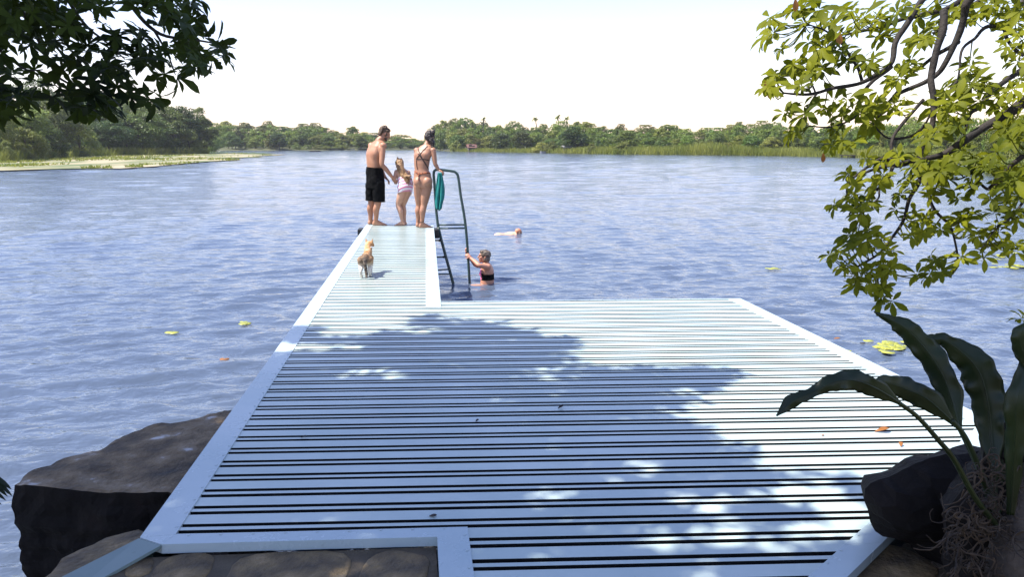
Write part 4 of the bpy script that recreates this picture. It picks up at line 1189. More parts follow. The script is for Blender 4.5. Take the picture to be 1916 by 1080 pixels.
for (u, vt, back, wpx, k, mt, stt, cat, near) in specs:
    p = shore_pt(u, back)
    h = top_h(p, vt); w_ = wpx / F * p.y
    key = (stt, k, mt, cat)
    i = seen.get(key, 0); seen[key] = i + 1
    noun = 'tree' if cat == 'tree' else 'bush'
    lab = f"{ORD[i]} {COLW[mt]} {KINDW[k]} {noun} from the left, {stt}" if cat == 'tree' else f"{ORD[i]} {COLW[mt]} bush from the left, {stt}"
    tree(k, mt, p, h, w_, lab, ('trees of the ' if cat == 'tree' else 'bushes of the ') + stt, cat, 'shore_tree' if cat == 'tree' else 'bush', near)
# palms standing above the skyline
def palm(u, vt, back, lab):
    p = shore_pt(u, back); h = top_h(p, vt)
    r = thing('palm_tree', p, lab, 'palm tree', 'palms above the far wood')
    top = p + Vector((rng.normal(0, .5), 0, h * 0.9))
    mb = MB(); q = crv([p + Vector((0, 0, -.3)), p.lerp(top, 0.5) + Vector((0.3, 0, 0)), top], 5)
    mb.tube(q, [0.2 - 0.08 * i / len(q) for i in range(len(q))], 7); mb.build('trunk', MAT['trunk_far'], r, smooth=True)
    fm = MB()
    for i in range(15):
        a = 6.283 * i / 15 + rng.normal(0, .15); el = rng.uniform(-0.4, 1.1)
        d = Vector((math.cos(a) * math.cos(el), math.sin(a) * math.cos(el), math.sin(el)))
        Lp = h * 0.13 * rng.uniform(0.8, 1.2)
        leaflet(fm, top, d, Vector((0, 0, 1)) + d * 0.1, Lp, Lp * 0.32, 0.55, -0.5, wd=(0.3, 0.9, 1.0, 0.7, 0.1))
    fm.build('crown', TREE_M['mid'], r)
palm(1005, 219, 40, 'leftmost tall palm standing above the wood over the pale roofed hut')
palm(1045, 217, 45, 'thin tall palm above the wood, between two other palms')
palm(1058, 219, 42, 'rightmost tall palm above the wood, beside the thin one')
palm(902, 222, 30, 'bushy palm top above the wood right of the red roofed hut')
palm(884, 224, 30, 'small palm top above the red roofed hut')
# reeds along the right bank and grass behind the mud flat
def reeds(name, us, depth, hmin, hmax, n, wid, mat, label, off=0.0, hfun=None):
    V = np.zeros((n, 4, 3)); k = 0
    for i in range(n):
        u = rng.uniform(us[0], us[1]); b_ = rng.uniform(0, depth) + off
        p = shore_pt_fast(u, b_)
        h = rng.uniform(hmin, hmax) * (hfun(u) if hfun else 1)
        a = rng.uniform(0, 3.14); t = Vector((math.cos(a), math.sin(a), 0)) * wid * rng.uniform(.6, 1.3)
        lean = Vector((rng.normal(0, .3), rng.normal(0, .3), 1)) * h
        V[i] = [p - t, p + t, p + t * .25 + lean, p - t * .25 + lean]
    q = np.arange(n * 4).reshape(-1, 4)
    return tag(link_mesh(name, np_mesh(name, V.reshape(-1, 3), q, False), mat), kind='stuff', label=label)
SU = np.array([s[0] for s in SHORE_PX]); SV = np.array([s[1] for s in SHORE_PX])
def shore_pt_fast(u, back):
    v = float(np.interp(u, SU, SV)); p = P(u, v, WATER); d = math.hypot(p.x, p.y); s = (d + back) / d
    return Vector((p.x * s, p.y * s, WATER + 0.02 + 0.05 * max(min(back, 12), 0)))
hf = lambda u: float(np.interp(u, [840, 900, 1010, 1100, 1250, 1300, 1340, 1420, 1560, 1700, 1800, 1900], [0.35, 0.5, 0.6, 0.9, 1.0, 1.35, 1.5, 0.95, 0.8, 0.8, 0.7, 0.6]))
reeds('reeds', (842, 1960), 10, 0.8, 1.8, 30000, 0.06, MAT['reed'], 'yellow green reed belt along the right bank', -0.6, hf)
reeds('marsh_grass', (-250, 392), 11, 0.4, 1.7, 11000, 0.06, MAT['reed'], 'yellow green grass behind the mud flat', -4)
# far continuous wood filling behind the individual trees
def wood(name, us, back, rows, mat, label, topf=None):
    V = []
    base = PROTO['bush'][0]
    co_ = np.zeros(len(base.vertices) * 3, np.float32); base.vertices.foreach_get('co', co_); co_ = co_.reshape(-1, 3)
    co_ = co_.reshape(-1, 4, 3)[::2].reshape(-1, 3)
    u = us[0]
    while u < us[1]:
        for b_ in back:
            uu = u + rng.uniform(-8, 8)
            p = shore_pt(uu, b_ + rng.uniform(-6, 6)); vt = (topf or sky_v)(uu) + rng.uniform(3, 12)
            h = max(top_h(p, vt), 2.5); w_ = rng.uniform(34, 52) / F * p.y / 1.25
            a = rng.uniform(0, 6.28); ca, sa = math.cos(a), math.sin(a)
            x = (co_[:, 0] * ca - co_[:, 1] * sa) * w_; y = (co_[:, 0] * sa + co_[:, 1] * ca) * w_
            V.append(np.stack([x + p.x, y + p.y, co_[:, 2] * h + p.z], 1))
        u += 22
    V = np.concatenate(V)
    return tag(link_mesh(name, np_mesh(name, V, np.arange(len(V)).reshape(-1, 4), False), mat), kind='stuff', label=label)
wood('woods', (396, 1990), (62, 20), 2, TREE_M['mid'], 'dense mixed wood closing the gaps on the far banks')
wood('woods', (-160, 392), (44, 14), 2, TREE_M['dark'], 'dense dark wood filling the left shore', lambda u: float(np.interp(u, [-160, 60, 200, 330, 392], [205, 205, 205, 222, 248])))
# huts, raft, boats, jetty
def hut(name, u, back, w_, d_, h, rh, roof, lab, fac=0.2):
    p = shore_pt(u, back)
    r = thing(name, p, lab, 'hut')
    mb = MB(); mb.box((p.x, p.y, p.z + h / 2 - .2), w_, d_, h + .4, fac); mb.build('wall', MAT['wall_pale'], r)
    ca, sa = math.cos(fac), math.sin(fac)
    def tr(x, y, z): return Vector((p.x + x * ca - y * sa, p.y + x * sa + y * ca, p.z + z))
    W_, D_ = w_ / 2 + .5, d_ / 2 + .5
    rf = MB()
    vs = [tr(-W_, -D_, h), tr(W_, -D_, h), tr(W_, 0, h + rh), tr(-W_, 0, h + rh), tr(-W_, D_, h), tr(W_, D_, h)]
    vs += [v + Vector((0, 0, .1)) for v in vs]
    rf.add(vs, [(0, 1, 2, 3), (3, 2, 5, 4), (6, 9, 8, 7), (9, 10, 11, 8), (0, 6, 7, 1), (4, 5, 11, 10), (0, 3, 9, 6), (3, 4, 10, 9), (1, 7, 8, 2), (2, 8, 11, 5)])
    rf.build('roof', roof, r)
    dr = MB(); c = tr(-w_ * .2, -d_ / 2 - .02, 0.95); dr.box(c, 0.9, 0.05, 1.9, fac); dr.build('door', MAT['wood_dark'], r)
    wn = MB(); c = tr(w_ * .2, -d_ / 2 - .02, 1.3); wn.box(c, 1.0, 0.05, 0.8, fac); wn.build('window', MAT['wood_dark'], r)
hut('red_roofed_hut', 882, 3.2, 2.0, 2.0, 1.0, 0.95, MAT['roof_red'], 'small hut with a faded red roof among the trees on the far bank')
hut('pale_roofed_hut', 1060, 3.6, 1.4, 1.6, 1.35, 0.35, MAT['roof_pale'], 'tiny hut with a pale roof half hidden in the reeds')
hut('open_shed', 1842, 55.0, 3.2, 2.0, 1.6, 0.3, MAT['wall_pale'], 'long pale roofed shed behind the right tree branches', 0.0)
def boat(u, v, Lb, mat, lab, rot=0.0):
    p = P(u, v, WATER); mb = MB()
    n = 12; prof = []
    for i in range(n + 1):
        t = i / n * 2 - 1; hw = 0.55 * (1 - abs(t) ** 2.6) + 0.03
        prof.append((t * Lb / 2, hw, 0.12 * t * t))
    vs = []
    ca, sa = math.cos(rot), math.sin(rot)
    for x, hw, sh in prof:
        for y, z in ((-hw, .42 + sh), (-hw * .55, -.1), (hw * .55, -.1), (hw, .42 + sh), (hw * .85, .42 + sh), (hw * .45, .05), (-hw * .45, .05), (-hw * .85, .42 + sh)):
            vs.append((p.x + x * ca - y * sa, p.y + x * sa + y * ca, p.z + z))
    mb.add(vs, [(i * 8 + k, i * 8 + (k + 1) % 8, i * 8 + 8 + (k + 1) % 8, i * 8 + 8 + k) for i in range(n) for k in range(8)])
    r = thing('rowing_boat', p, lab, 'boat', 'boats moored at the far bank')
    mb.build('hull', mat, r)
    sb = MB()
    for x in (-.2, .25): sb.box((p.x + x * Lb * ca, p.y + x * Lb * sa, p.z + .3), 0.25, 0.8, 0.04, rot)
    sb.build('seat', MAT['wood_dark'], r)
boat(838, 281.6, 3.0, MAT['roof_pale'], 'pale rowing boat at the water edge left of the red roofed hut', 0.2)
boat(655, 280.9, 3.4, MAT['roof_pale'], 'pale rowing boat at the far bank left of the standing man', 0.1)
boat(1016, 286.3, 1.6, MAT['roof_pale'], 'tiny pale rowing boat against the reeds below the palms', 0.1)
pr = P(590, 283.6, WATER); r = thing('raft', pr, 'flat dark wooden raft floating on the far open water', 'raft')
mb = MB()
for i in range(8): mb.box((pr.x, pr.y - 0.7 + i * 0.2, pr.z + 0.22), 3.1, 0.18, 0.06)
mb.build('raft_deck', MAT['wood_dark'], r)
mb = MB()
for y in (-.6, 0, .6): mb.box((pr.x, pr.y + y, pr.z + .06), 3.0, 0.3, 0.26)
mb.build('float', MAT['wood_dark'], r)
pj = P(1596, 295.2, WATER); r = thing('jetty', pj, 'dark low jetty on posts at the reed bank behind the right tree', 'jetty')
mb = MB(); mb.box((pj.x, pj.y, pj.z + 0.42), 4.2, 1.2, 0.12, -0.2); mb.build('jetty_deck', MAT['wood_dark'], r)
for i in range(5):
    mb = MB(); x = -1.9 + i * .95
    mb.tube([(pj.x + x, pj.y - x * .2 - .4, pj.z - 1), (pj.x + x, pj.y - x * .2 - .4, pj.z + .36)], .09, 8); mb.build('post', MAT['wood_dark'], r)
# ------------------------------------------------------------------ people and cat
ICO = {}
def ico(sub):
    if sub not in ICO:
        bm = bmesh.new(); bmesh.ops.create_icosphere(bm, subdivisions=sub, radius=1.0)
        bm.verts.index_update()
        ICO[sub] = (np.array([v.co[:] for v in bm.verts]), [tuple(v.index for v in f.verts) for f in bm.faces]); bm.free()
    return ICO[sub]
class Body:
    def __init__(s): s.v, s.f = [], []
    def _add(s, co_, fs):
        n = len(s.v); s.v.extend(map(tuple, co_)); s.f.extend([tuple(i + n for i in f) for f in fs])
    def sph(s, c, r, sub=2):
        a, f = ico(sub); s._add(a * r + np.array(c[:]), f)
    def ell(s, c, rx, ry, rz, X=None, Y=None, Z=None, sub=3):
        X = (X or Vector((1, 0, 0))).normalized(); Y = (Y or Vector((0, 1, 0))).normalized(); Z = (Z or X.cross(Y)).normalized()
        if X.cross(Y).dot(Z) < 0: Z = -Z
        a, f = ico(sub)
        M_ = np.array([(X * rx)[:], (Y * ry)[:], (Z * rz)[:]])
        s._add(a @ M_ + np.array(c[:]), f)
    def cap(s, a, ra, b, rb):
        a, b = Vector(a), Vector(b); d = b - a; L_ = d.length
        s.sph(a, ra); s.sph(b, rb)
        if L_ < 1e-5: return
        m_ = MB(); m_.tube([a, b], [ra, rb], 14)
        s._add(m_.v, m_.f)
    def chain(s, pts, rs):
        for i in range(len(pts) - 1): s.cap(pts[i], rs[i], pts[i + 1], rs[i + 1])
    def limb(s, pts, rs, k=4):
        """smooth curved limb with tapering radii through joints"""
        q = crv(pts, k); n = len(q)
        rr = []
        for i in range(n):
            t = i / k; a = min(int(t), len(rs) - 1); b_ = min(a + 1, len(rs) - 1); f = t - a
            rr.append(rs[a] * (1 - f) + rs[b_] * f)
        s.chain(q, rr)
    def loft(s, rows, n=24, p=2.4):
        """rows: (centre, lateral vec, forward vec, half width, half depth)"""
        k = 5; m_ = len(rows)
        cs = crv([r[0] for r in rows], k)
        rings = []
        for i, c in enumerate(cs):
            t = i / k; a = min(int(t), m_ - 1); b_ = min(a + 1, m_ - 1); f = t - a; f = f * f * (3 - 2 * f)
            la = (rows[a][1] * (1 - f) + rows[b_][1] * f).normalized(); fo = (rows[a][2] * (1 - f) + rows[b_][2] * f).normalized()
            w_ = rows[a][3] * (1 - f) + rows[b_][3] * f; d_ = rows[a][4] * (1 - f) + rows[b_][4] * f
            ring = []
            for j in range(n):
                an = 2 * math.pi * j / n; ca, sa = math.cos(an), math.sin(an)
                kk = (abs(ca) ** p + abs(sa) ** p) ** (-1 / p)
                ring.append(c + la * (ca * kk * w_) + fo * (sa * kk * d_))
            rings.append(ring)
        m_ = len(rings)
        fs = [(i * n + j, i * n + (j + 1) % n, (i + 1) * n + (j + 1) % n, (i + 1) * n + j) for i in range(m_ - 1) for j in range(n)]
        fs += [tuple(range(n - 1, -1, -1)), tuple((m_ - 1) * n + j for j in range(n))]
        s._add([q for r in rings for q in r], fs)
    def hand(s, wr, d, nrm, curl=0.4, sc_=1.0, side=1):
        """palm, four unequal fingers and a thumb; nrm points out of the back of the hand"""
        d = d.normalized(); lat = d.cross(nrm).normalized() * side; nrm = lat.cross(d).normalized() * side
        s.cap(wr, .024 * sc_, wr + d * .03 * sc_, .026 * sc_)
        s.ell(wr + d * .052 * sc_, .040 * sc_, .048 * sc_, .0155 * sc_, lat, d, nrm)
        for i, (o_, l) in enumerate(((-.030, .066), (-.0105, .078), (.0105, .073), (.030, .058))):
            b0 = wr + d * (.088 - abs(o_) * .25) * sc_ + lat * o_ * sc_
            d1 = (d * math.cos(curl * .7) - nrm * math.sin(curl * .7) + lat * o_ * 2).normalized()
            d2 = (d * math.cos(curl * 1.9) - nrm * math.sin(curl * 1.9) + lat * o_).normalized()
            p1_ = b0 + d1 * l * .55 * sc_; p2_ = p1_ + d2 * l * .5 * sc_
            s.cap(b0, .0098 * sc_, p1_, .009 * sc_); s.cap(p1_, .009 * sc_, p2_, .0078 * sc_)
        b0 = wr + d * .028 * sc_ - lat * .03 * sc_
        t1 = b0 + (d * .6 - lat * .75 - nrm * .2).normalized() * .042 * sc_
        t2 = t1 + (d * .9 - lat * .2 - nrm * .45 * (1 + curl)).normalized() * .03 * sc_
        s.cap(b0, .0125 * sc_, t1, .0105 * sc_); s.cap(t1, .0105 * sc_, t2, .009 * sc_)
    def foot(s, an, d, sc_=1.0, ground=0.0):
        d = Vector((d.x, d.y, 0)).normalized(); lat = Vector((-d.y, d.x, 0))
        g = lambda f, z, l=0: Vector((an.x, an.y, ground)) + d * f * sc_ + lat * l * sc_ + Vector((0, 0, z * sc_))
        s.cap(an, .036 * sc_, g(-.025, .034), .033 * sc_)
        s.cap(an + d * .01, .036 * sc_, g(.10, .034), .027 * sc_)
        s.ell(g(.055, .03), .035 * sc_, .09 * sc_, .028 * sc_, lat, d)
        s.ell(g(.125, .022), .044 * sc_, .045 * sc_, .021 * sc_, lat, d)
        for i, (l, f, r) in enumerate(((-.030, .188, .0125), (-.011, .19, .010), (.006, .182, .0095), (.020, .172, .009), (.033, .158, .0088))):
            s.cap(g(f - .05, .018, l * .9), r * sc_, g(f, .012, l), r * .9 * sc_)
    def head(s, c, fwd, up, sc_=1.0):
        fwd = fwd.normalized(); lat = fwd.cross(up).normalized(); up = lat.cross(fwd).normalized()
        q = lambda f, u, l=0: c + (fwd * f + up * u + lat * l) * sc_
        s.ell(q(-.012, .030), .073 * sc_, .094 * sc_, .082 * sc_, lat, fwd, up)
        s.ell(q(.022, -.035), .056 * sc_, .062 * sc_, .072 * sc_, lat, fwd, up)
        s.cap(q(.062, -.085), .022 * sc_, q(.05, -.088), .03 * sc_)                    # chin
        s.cap(q(.085, .012), .010 * sc_, q(.103, -.024), .0145 * sc_)                   # nose
        s.ell(q(.075, .030), .05 * sc_, .016 * sc_, .012 * sc_, lat, fwd, up)           # brow
        s.ell(q(.082, -.055), .022 * sc_, .012 * sc_, .011 * sc_, lat, fwd, up)         # lips bulge
        for l in (-1, 1):
            s.ell(q(.058, -.018, .040 * l), .018 * sc_, .022 * sc_, .020 * sc_, lat, fwd, up)   # cheek
            s.ell(q(-.012, -.006, .075 * l), .010 * sc_, .019 * sc_, .031 * sc_, lat, fwd, up)  # ear
        return q, lat, fwd, up
    def mesh(s, name, voxel=0.007, smooth=3, disp=0.0, dscale=20):
        me = bpy.data.meshes.new(name)
        me.from_pydata(s.v, [], s.f)
        bm = bmesh.new(); bm.from_mesh(me); bmesh.ops.recalc_face_normals(bm, faces=bm.faces[:]); bm.to_mesh(me); bm.free()
        o = bpy.data.objects.new('temporary', me); COL.objects.link(o)
        r_ = o.modifiers.new('r', 'REMESH'); r_.mode = 'VOXEL'; r_.voxel_size = voxel; r_.use_smooth_shade = True
        if smooth:
            sm = o.modifiers.new('s', 'SMOOTH'); sm.iterations = smooth; sm.factor = 0.5
        dg = bpy.context.evaluated_depsgraph_get()
        out = bpy.data.meshes.new_from_object(o.evaluated_get(dg))
        bpy.data.objects.remove(o); bpy.data.meshes.remove(me)
        if disp:
            n = np.zeros(len(out.vertices) * 3, np.float32); out.vertices.foreach_get('normal', n); n = n.reshape(-1, 3)
            for i, v in enumerate(out.vertices):
                v.co += Vector(n[i]) * (noise.noise(v.co * dscale) * disp + noise.noise(v.co * dscale * 2.3) * disp * .5)
        out.polygons.foreach_set('use_smooth', [True] * len(out.polygons))
        out.name = name
        out.update()
        return out

def cut(me, pt, nrm):
    """remove what lies on the nrm side of a plane and cap it"""
    bm = bmesh.new(); bm.from_mesh(me)
    g = bmesh.ops.bisect_plane(bm, geom=bm.verts[:] + bm.edges[:] + bm.faces[:], plane_co=pt, plane_no=nrm, clear_outer=True)
    ed = [e for e in g['geom_cut'] if isinstance(e, bmesh.types.BMEdge)]
    try: bmesh.ops.holes_fill(bm, edges=ed, sides=0)
    except Exception: pass
    bm.to_mesh(me); bm.free(); me.update()
    return me

def garment(bme, pred, off):
    """cloth that follows the body: the body's own faces inside a region, moved outwards, with thickness"""
    bm = bmesh.new(); bm.from_mesh(bme); bm.normal_update()
    kill = [f for f in bm.faces if not pred(f.calc_center_median())]
    bmesh.ops.delete(bm, geom=kill, context='FACES')
    nr = {v: v.normal.copy() for v in bm.verts}
    for v in bm.verts: v.co += nr[v] * off
    ret = bmesh.ops.solidify(bm, geom=bm.faces[:], thickness=off * 1.5)
    me = bpy.data.meshes.new('garment'); bm.to_mesh(me); bm.free()
    me.polygons.foreach_set('use_smooth', [True] * len(me.polygons))
    return me

CAMP = Vector((0, 0, CAM_Z))
def bvh_of(me):
    bm = bmesh.new(); bm.from_mesh(me); t = BVHTree.FromBMesh(bm); bm.free(); return t
def strap(bvh, px, r, lift=0.002):
    """strap laid on the skin along points given as seen from the dock"""
    pts = []
    for (u0, v0), (u1, v1) in zip(px, px[1:]):
        for k in range(8):
            t = k / 8; d = ray(u0 + (u1 - u0) * t, v0 + (v1 - v0) * t).normalized()
            h, n, i, ds = bvh.ray_cast(CAMP, d)
            if h is not None: pts.append(h + n * lift)
    mb = MB()
    if len(pts) > 2: mb.tube(pts, r, 6)
    return mb
def put(me, name, mat, root): return link_mesh(name, me.copy(), mat, root)
def eyes(root, q, lat, fwd, up, sc_=1.0):
    for l in (-1, 1):
        b = Body(); b.ell(q(.080, .008, .031 * l), .0135 * sc_, .008 * sc_, .0075 * sc_, lat, fwd, up, 2)
        put(b.mesh('eye', 0.002, 1), 'eye', MAT['eye'], root)
    b = Body(); b.ell(q(.0915, -.055), .021 * sc_, .005 * sc_, .006 * sc_, lat, fwd, up, 2)
    put(b.mesh('mouth', 0.002, 1), 'mouth', MAT['lip'], root)
V = lambda *a: Vector(a)

# --- man -------------------------------------------------------------------------------------
Y0 = P(706, 422, 0).y; J = lambda u, v, dy=0.0: PD(u, v, Y0 + dy)
man = thing('person', V(J(700, 420).x, Y0, 0), 'shirtless person in long black shorts reaching towards the child at the pier end', 'person')
f_ = V(0.74, 0.67, 0).normalized(); r_v = V(f_.y, -f_.x, 0)
b = Body()
tor = [(J(702.5, 345), .15, .112), (J(702, 334), .163, .118), (J(700.8, 317), .142, .106), (J(699.6, 301), .150, .112), (J(700.8, 286), .172, .122), (J(704, 274, .02), .172, .108), (J(707.5, 266.5, .03), .125, .08), (J(710, 262, .04), .06, .062)]
b.loft([(c, r_v, f_, w_, d_) for c, w_, d_ in tor])
b.limb([J(708.5, 264, .03), J(713, 259, .04), J(717.5, 254, .06)], [.064, .056, .055])
hc = J(719.8, 250.5, .07)
fw = V(0.82, 0.36, -0.44); hq, hl, hf_, hu = b.head(hc, fw, V(0.42, 0.2, 0.9), 1.02)
for s_, du, dy in ((1, 11.5, -.125), (-1, -10.5, .13)):
    sh = J(705.5 + du, 272.5, .02 + dy); b.sph(sh, .062, 3)
    b.ell(J(703 + du * .62, 281, dy * .72 - .03), .055, .03, .075, r_v, f_)            # shoulder blade
R_sh, R_el, R_wr = J(716, 274, -.105), J(714.5, 307, -.17), J(733.5, 331, -.10)
b.limb([R_sh, R_sh.lerp(R_el, .5), R_el, R_el.lerp(R_wr, .35), R_wr], [.056, .052, .042, .043, .027])
b.hand(R_wr, J(740, 341, -.06) - R_wr, V(-.5, -.7, .5), 0.55, 1.0, 1)
L_sh, L_el, L_wr = J(696.5, 273, .15), J(709, 309, .22), J(720, 331, .20)
b.limb([L_sh, L_sh.lerp(L_el, .5), L_el, L_el.lerp(L_wr, .35), L_wr], [.056, .050, .041, .042, .027])
b.hand(L_wr, J(728, 339, .21) - L_wr, V(.2, .3, .9), 0.5, 1.0, -1)
for hip, kn, an, fd in ((J(695.5, 343, .075), J(694.8, 380, .10), J(693, 412.5, .14), V(.55, .8, 0)), (J(708.5, 344, -.07), J(707, 381, -.05), J(702.5, 415.4, .0), V(.95, .15, 0))):
    an.z = .075
    calf = kn.lerp(an, .33) - f_ * .018
    b.limb([hip, hip.lerp(kn, .5), kn, calf, kn.lerp(an, .68), an], [.092, .080, .058, .059, .044, .036])
    b.foot(an, fd, 1.05)
man_me = b.mesh('body', .0065, 3)
put(man_me, 'body', MAT['skin_man'], man)
h = Body()
h.ell(hq(-.026, .044), .081, .097, .082, hl, hf_, hu); h.ell(hq(.02, .085), .06, .055, .034, hl, hf_, hu); h.ell(hq(-.072, -.012), .064, .04, .066, hl, hf_, hu)
for l_ in (-.066, .066): h.ell(hq(.012, -.012, l_), .014, .022, .036, hl, hf_, hu)
for i in range(44):
    d = rvec(); d = V(d.x, d.y, abs(d.z))
    h.sph(hq(-.026, .040) + V(d.x * .088, d.y * .092, d.z * .088), rng.uniform(.011, .022))
put(h.mesh('hair', .006, 1, .008, 60), 'hair', MAT['hair_man'], man)
h = Body(); h.ell(hq(.058, -.088), .036, .032, .026, hl, hf_, hu); h.ell(hq(.035, -.066, .046), .012, .026, .028, hl, hf_, hu); h.ell(hq(.035, -.066, -.046), .012, .026, .028, hl, hf_, hu)
put(h.mesh('beard', .005, 1, .004, 80), 'beard', MAT['hair_man'], man)
eyes(man, hq, hl, hf_, hu)
s = Body()
s.loft([(c, r_v, f_, w_ + .020, d_ + .022) for c, w_, d_ in [(J(702.5, 352), .155, .112), (J(702, 338), .168, .122), (J(701.2, 325), .155, .115), (J(700.8, 310), .146, .110)]])
for hip, kn in ((J(695.5, 344, .075), J(694.6, 382, .10)), (J(708.6, 344, -.07), J(709.0, 382, -.05))):
    s.limb([hip, hip.lerp(kn, .5), kn], [.112, .108, .104])
sm_ = s.mesh('shorts', .008, 3, .010, 9)
cut(sm_, J(700, 376.5), V(-.06, 0, -1)); cut(sm_, J(700, 313), V(.06, 0, 1))
put(sm_, 'shorts', MAT['cloth_black'], man)

# --- girl ------------------------------------------------------------------------------------
Y0 = P(752, 422.5, 0).y
girl = thing('person', V(J(755, 420).x, Y0, 0), 'child bending forward with long blond hair in a pink striped swimsuit between two adults', 'person')
f_ = V(-0.62, 0.78, 0).normalized(); r_v = V(f_.y, -f_.x, 0)
fl = (f_ * .75 + V(0, 0, -.55)).normalized()
b = Body()
tor = [(J(757.5, 357), .115, .098), (J(758, 350), .135, .110), (J(756.5, 341, .02), .110, .088), (J(754, 332, .05), .108, .082), (J(752, 324, .08), .122, .082), (J(750.5, 318.5, .10), .09, .06), (J(749.8, 316, .11), .045, .045)]
b.loft([(c, r_v, f_ if i < 2 else fl, w_, d_) for i, (c, w_, d_) in enumerate(tor)])
b.ell(J(754.5, 354, -.05), .062, .07, .07); b.ell(J(762.5, 353, -.02), .064, .07, .07)
b.limb([J(750, 318, .10), J(748.3, 312, .13)], [.042, .042])
hc = J(747.4, 308.5, .15)
hq, hl, hf_, hu = b.head(hc, V(-.45, .75, -.35), V(-.15, .25, .9), .88)
sh = J(764, 322, .13); el = J(770.5, 344, .12); wr = J(768.5, 361, .10)
b.limb([sh, sh.lerp(el, .5), el, el.lerp(wr, .4), wr], [.036, .033, .028, .028, .020]); b.hand(wr, J(765, 369, .10) - wr, V(.9, -.2, .2), .4, .8, 1)
sh = J(741.5, 321, .04); el = J(738.5, 331, -.02); wr = J(737.5, 336, .1)
b.limb([sh, sh.lerp(el, .5), el, el.lerp(wr, .4), wr], [.036, .033, .028, .028, .020]); b.hand(wr, V(.1, .7, -.4), V(-.3, .2, .9), .5, .8, -1)
for hip, kn, an, fd in ((J(753, 357, -.02), J(745.6, 383.5, .02), J(753.5, 413.5, .0), V(-.95, .1, 0)), (J(761.5, 357, .03), J(754, 384, .12), J(757, 411.5, .1), V(-.85, .4, 0))):
    an.z = .062
    calf = kn.lerp(an, .35) - f_ * .014
    b.limb([hip, hip.lerp(kn, .5), kn, calf, kn.lerp(an, .7), an], [.078, .070, .050, .047, .034, .028])
    b.foot(an, fd, .82)
girl_me = b.mesh('body', .006, 3)
put(girl_me, 'body', MAT['skin_girl'], girl)
top_a, top_b = J(757, 335).z, J(760, 361).z
pa, pb_ = J(754, 333, .05), J(757.5, 357)
def suit(c):
    t = (c - pa).dot(pb_ - pa) / (pb_ - pa).length_squared
    rad_ = (c - (pa + (pb_ - pa) * t)).length
    leg = c.z < J(0, 352).z and (c - J(757.5, 352)).dot(V(-.62, .5, 0)) > .05
    return -0.02 < t < 1.12 and rad_ < .155 and not leg
put(garment(girl_me, suit, .004), 'swimsuit', MAT['stripes'], girl)
h = MB(); hb = Body()
hb.ell(hq(-.018, .034), .074, .092, .082, hl, hf_, hu); hb.ell(hq(-.05, -.01), .064, .055, .075, hl, hf_, hu)
for i in range(60):
    a = rng.uniform(-1.1, 1.1)
    s0_ = hq(-.055 + .03 * rng.normal(), .05 + .03 * rng.normal(), .05 * a)
    e_u = 756 + 8.5 * a * .8 + rng.normal(0, 1.5) + 5; e_v = 340 + rng.uniform(-12, 8)
    pts = [s0_, J(748 + 5.5 * a + 1, 314, -.005 + .04 * abs(a)), J(752 + 7.5 * a + rng.normal(0, 1), 326, -.05 + .05 * abs(a)), J(e_u, e_v, -.085 + .05 * abs(a))]
    q = crv(pts, 4)
    q = [p + V(noise.noise(p * 22 + V(i, 0, 0)), 0, noise.noise(p * 22 + V(0, i, 0))) * .012 for p in q]
    hb.chain(q, [.014 - .008 * k / len(q) for k in range(len(q))])
put(hb.mesh('hair', .006, 1, .004, 50), 'hair', MAT['hair_blond'], girl)
eyes(girl, hq, hl, hf_, hu, .88)

# --- tall woman at the ladder -----------------------------------------------------------------
Y0 = P(794, 426.5, 0).y
wom = thing('person', V(J(791, 420).x, Y0, 0), 'tall person in a dark strappy bikini holding the ladder handrail at the pier end', 'person')
f_ = V(0.33, 0.94, 0).normalized(); r_v = V(f_.y, -f_.x, 0)
b = Body()
tor = [(J(791, 350), .150, .115), (J(791.3, 339), .172, .120), (J(790.5, 328), .152, .106), (J(789, 316), .124, .092), (J(789.5, 302), .138, .100), (J(791.5, 289), .158, .108), (J(794.5, 279.5, .02), .155, .092), (J(797.3, 273.5, .03), .105, .068), (J(798.6, 270, .04), .052, .055)]
b.loft([(c, r_v, f_, w_, d_) for c, w_, d_ in tor])
b.ell(J(783.2, 340, -.055), .082, .085, .088); b.ell(J(799.4, 340, -.075), .082, .085, .088)
b.ell(J(786, 293, .13), .055, .055, .055); b.ell(J(800, 293, .12), .055, .055, .055)
b.limb([J(798, 272, .035), J(800.5, 266.5, .05), J(803, 261, .06)], [.055, .049, .049])
hc = J(804.3, 258, .085)
hq, hl, hf_, hu = b.head(hc, V(.42, .78, -.42), V(.2, .3, .9), .96)
for du, dy in ((-15.3, .05), (15.3, -.06)):
    b.sph(J(795.2 + du, 281.5, .02 + dy), .052, 3)
sh, el, wr = J(811, 283, -.045), J(814.2, 306, -.06), J(820.5, 317.5, -.05)
b.limb([sh, sh.lerp(el, .5), el, el.lerp(wr, .35), wr], [.048, .044, .036, .036, .025])
b.hand(wr, PD(828, 321.5, LY - .03) - wr, V(.25, -.2, .95), .75, .92, 1)
sh, el, wr = J(780, 283, .07), J(779, 305, .2), J(786, 318, .32)
b.limb([sh, sh.lerp(el, .5), el, el.lerp(wr, .35), wr], [.048, .043, .036, .036, .025])
b.hand(wr, V(.5, .6, -.3), V(0, .2, .9), .5, .92, -1)
for hip, kn, an, fd in ((J(783.6, 348, .02), J(784.2, 384, .10), J(781.8, 413.8, .12), V(.25, .95, 0)), (J(799, 348, -.02), J(793.2, 384, -.01), J(789, 417.6, -.01), V(.93, .2, 0))):
    an.z = .072
    calf = kn.lerp(an, .32) - f_ * .022
    b.limb([hip, hip.lerp(kn, .5), kn, calf, kn.lerp(an, .68), an], [.096, .082, .056, .056, .040, .033])
    b.foot(an, fd, .98)
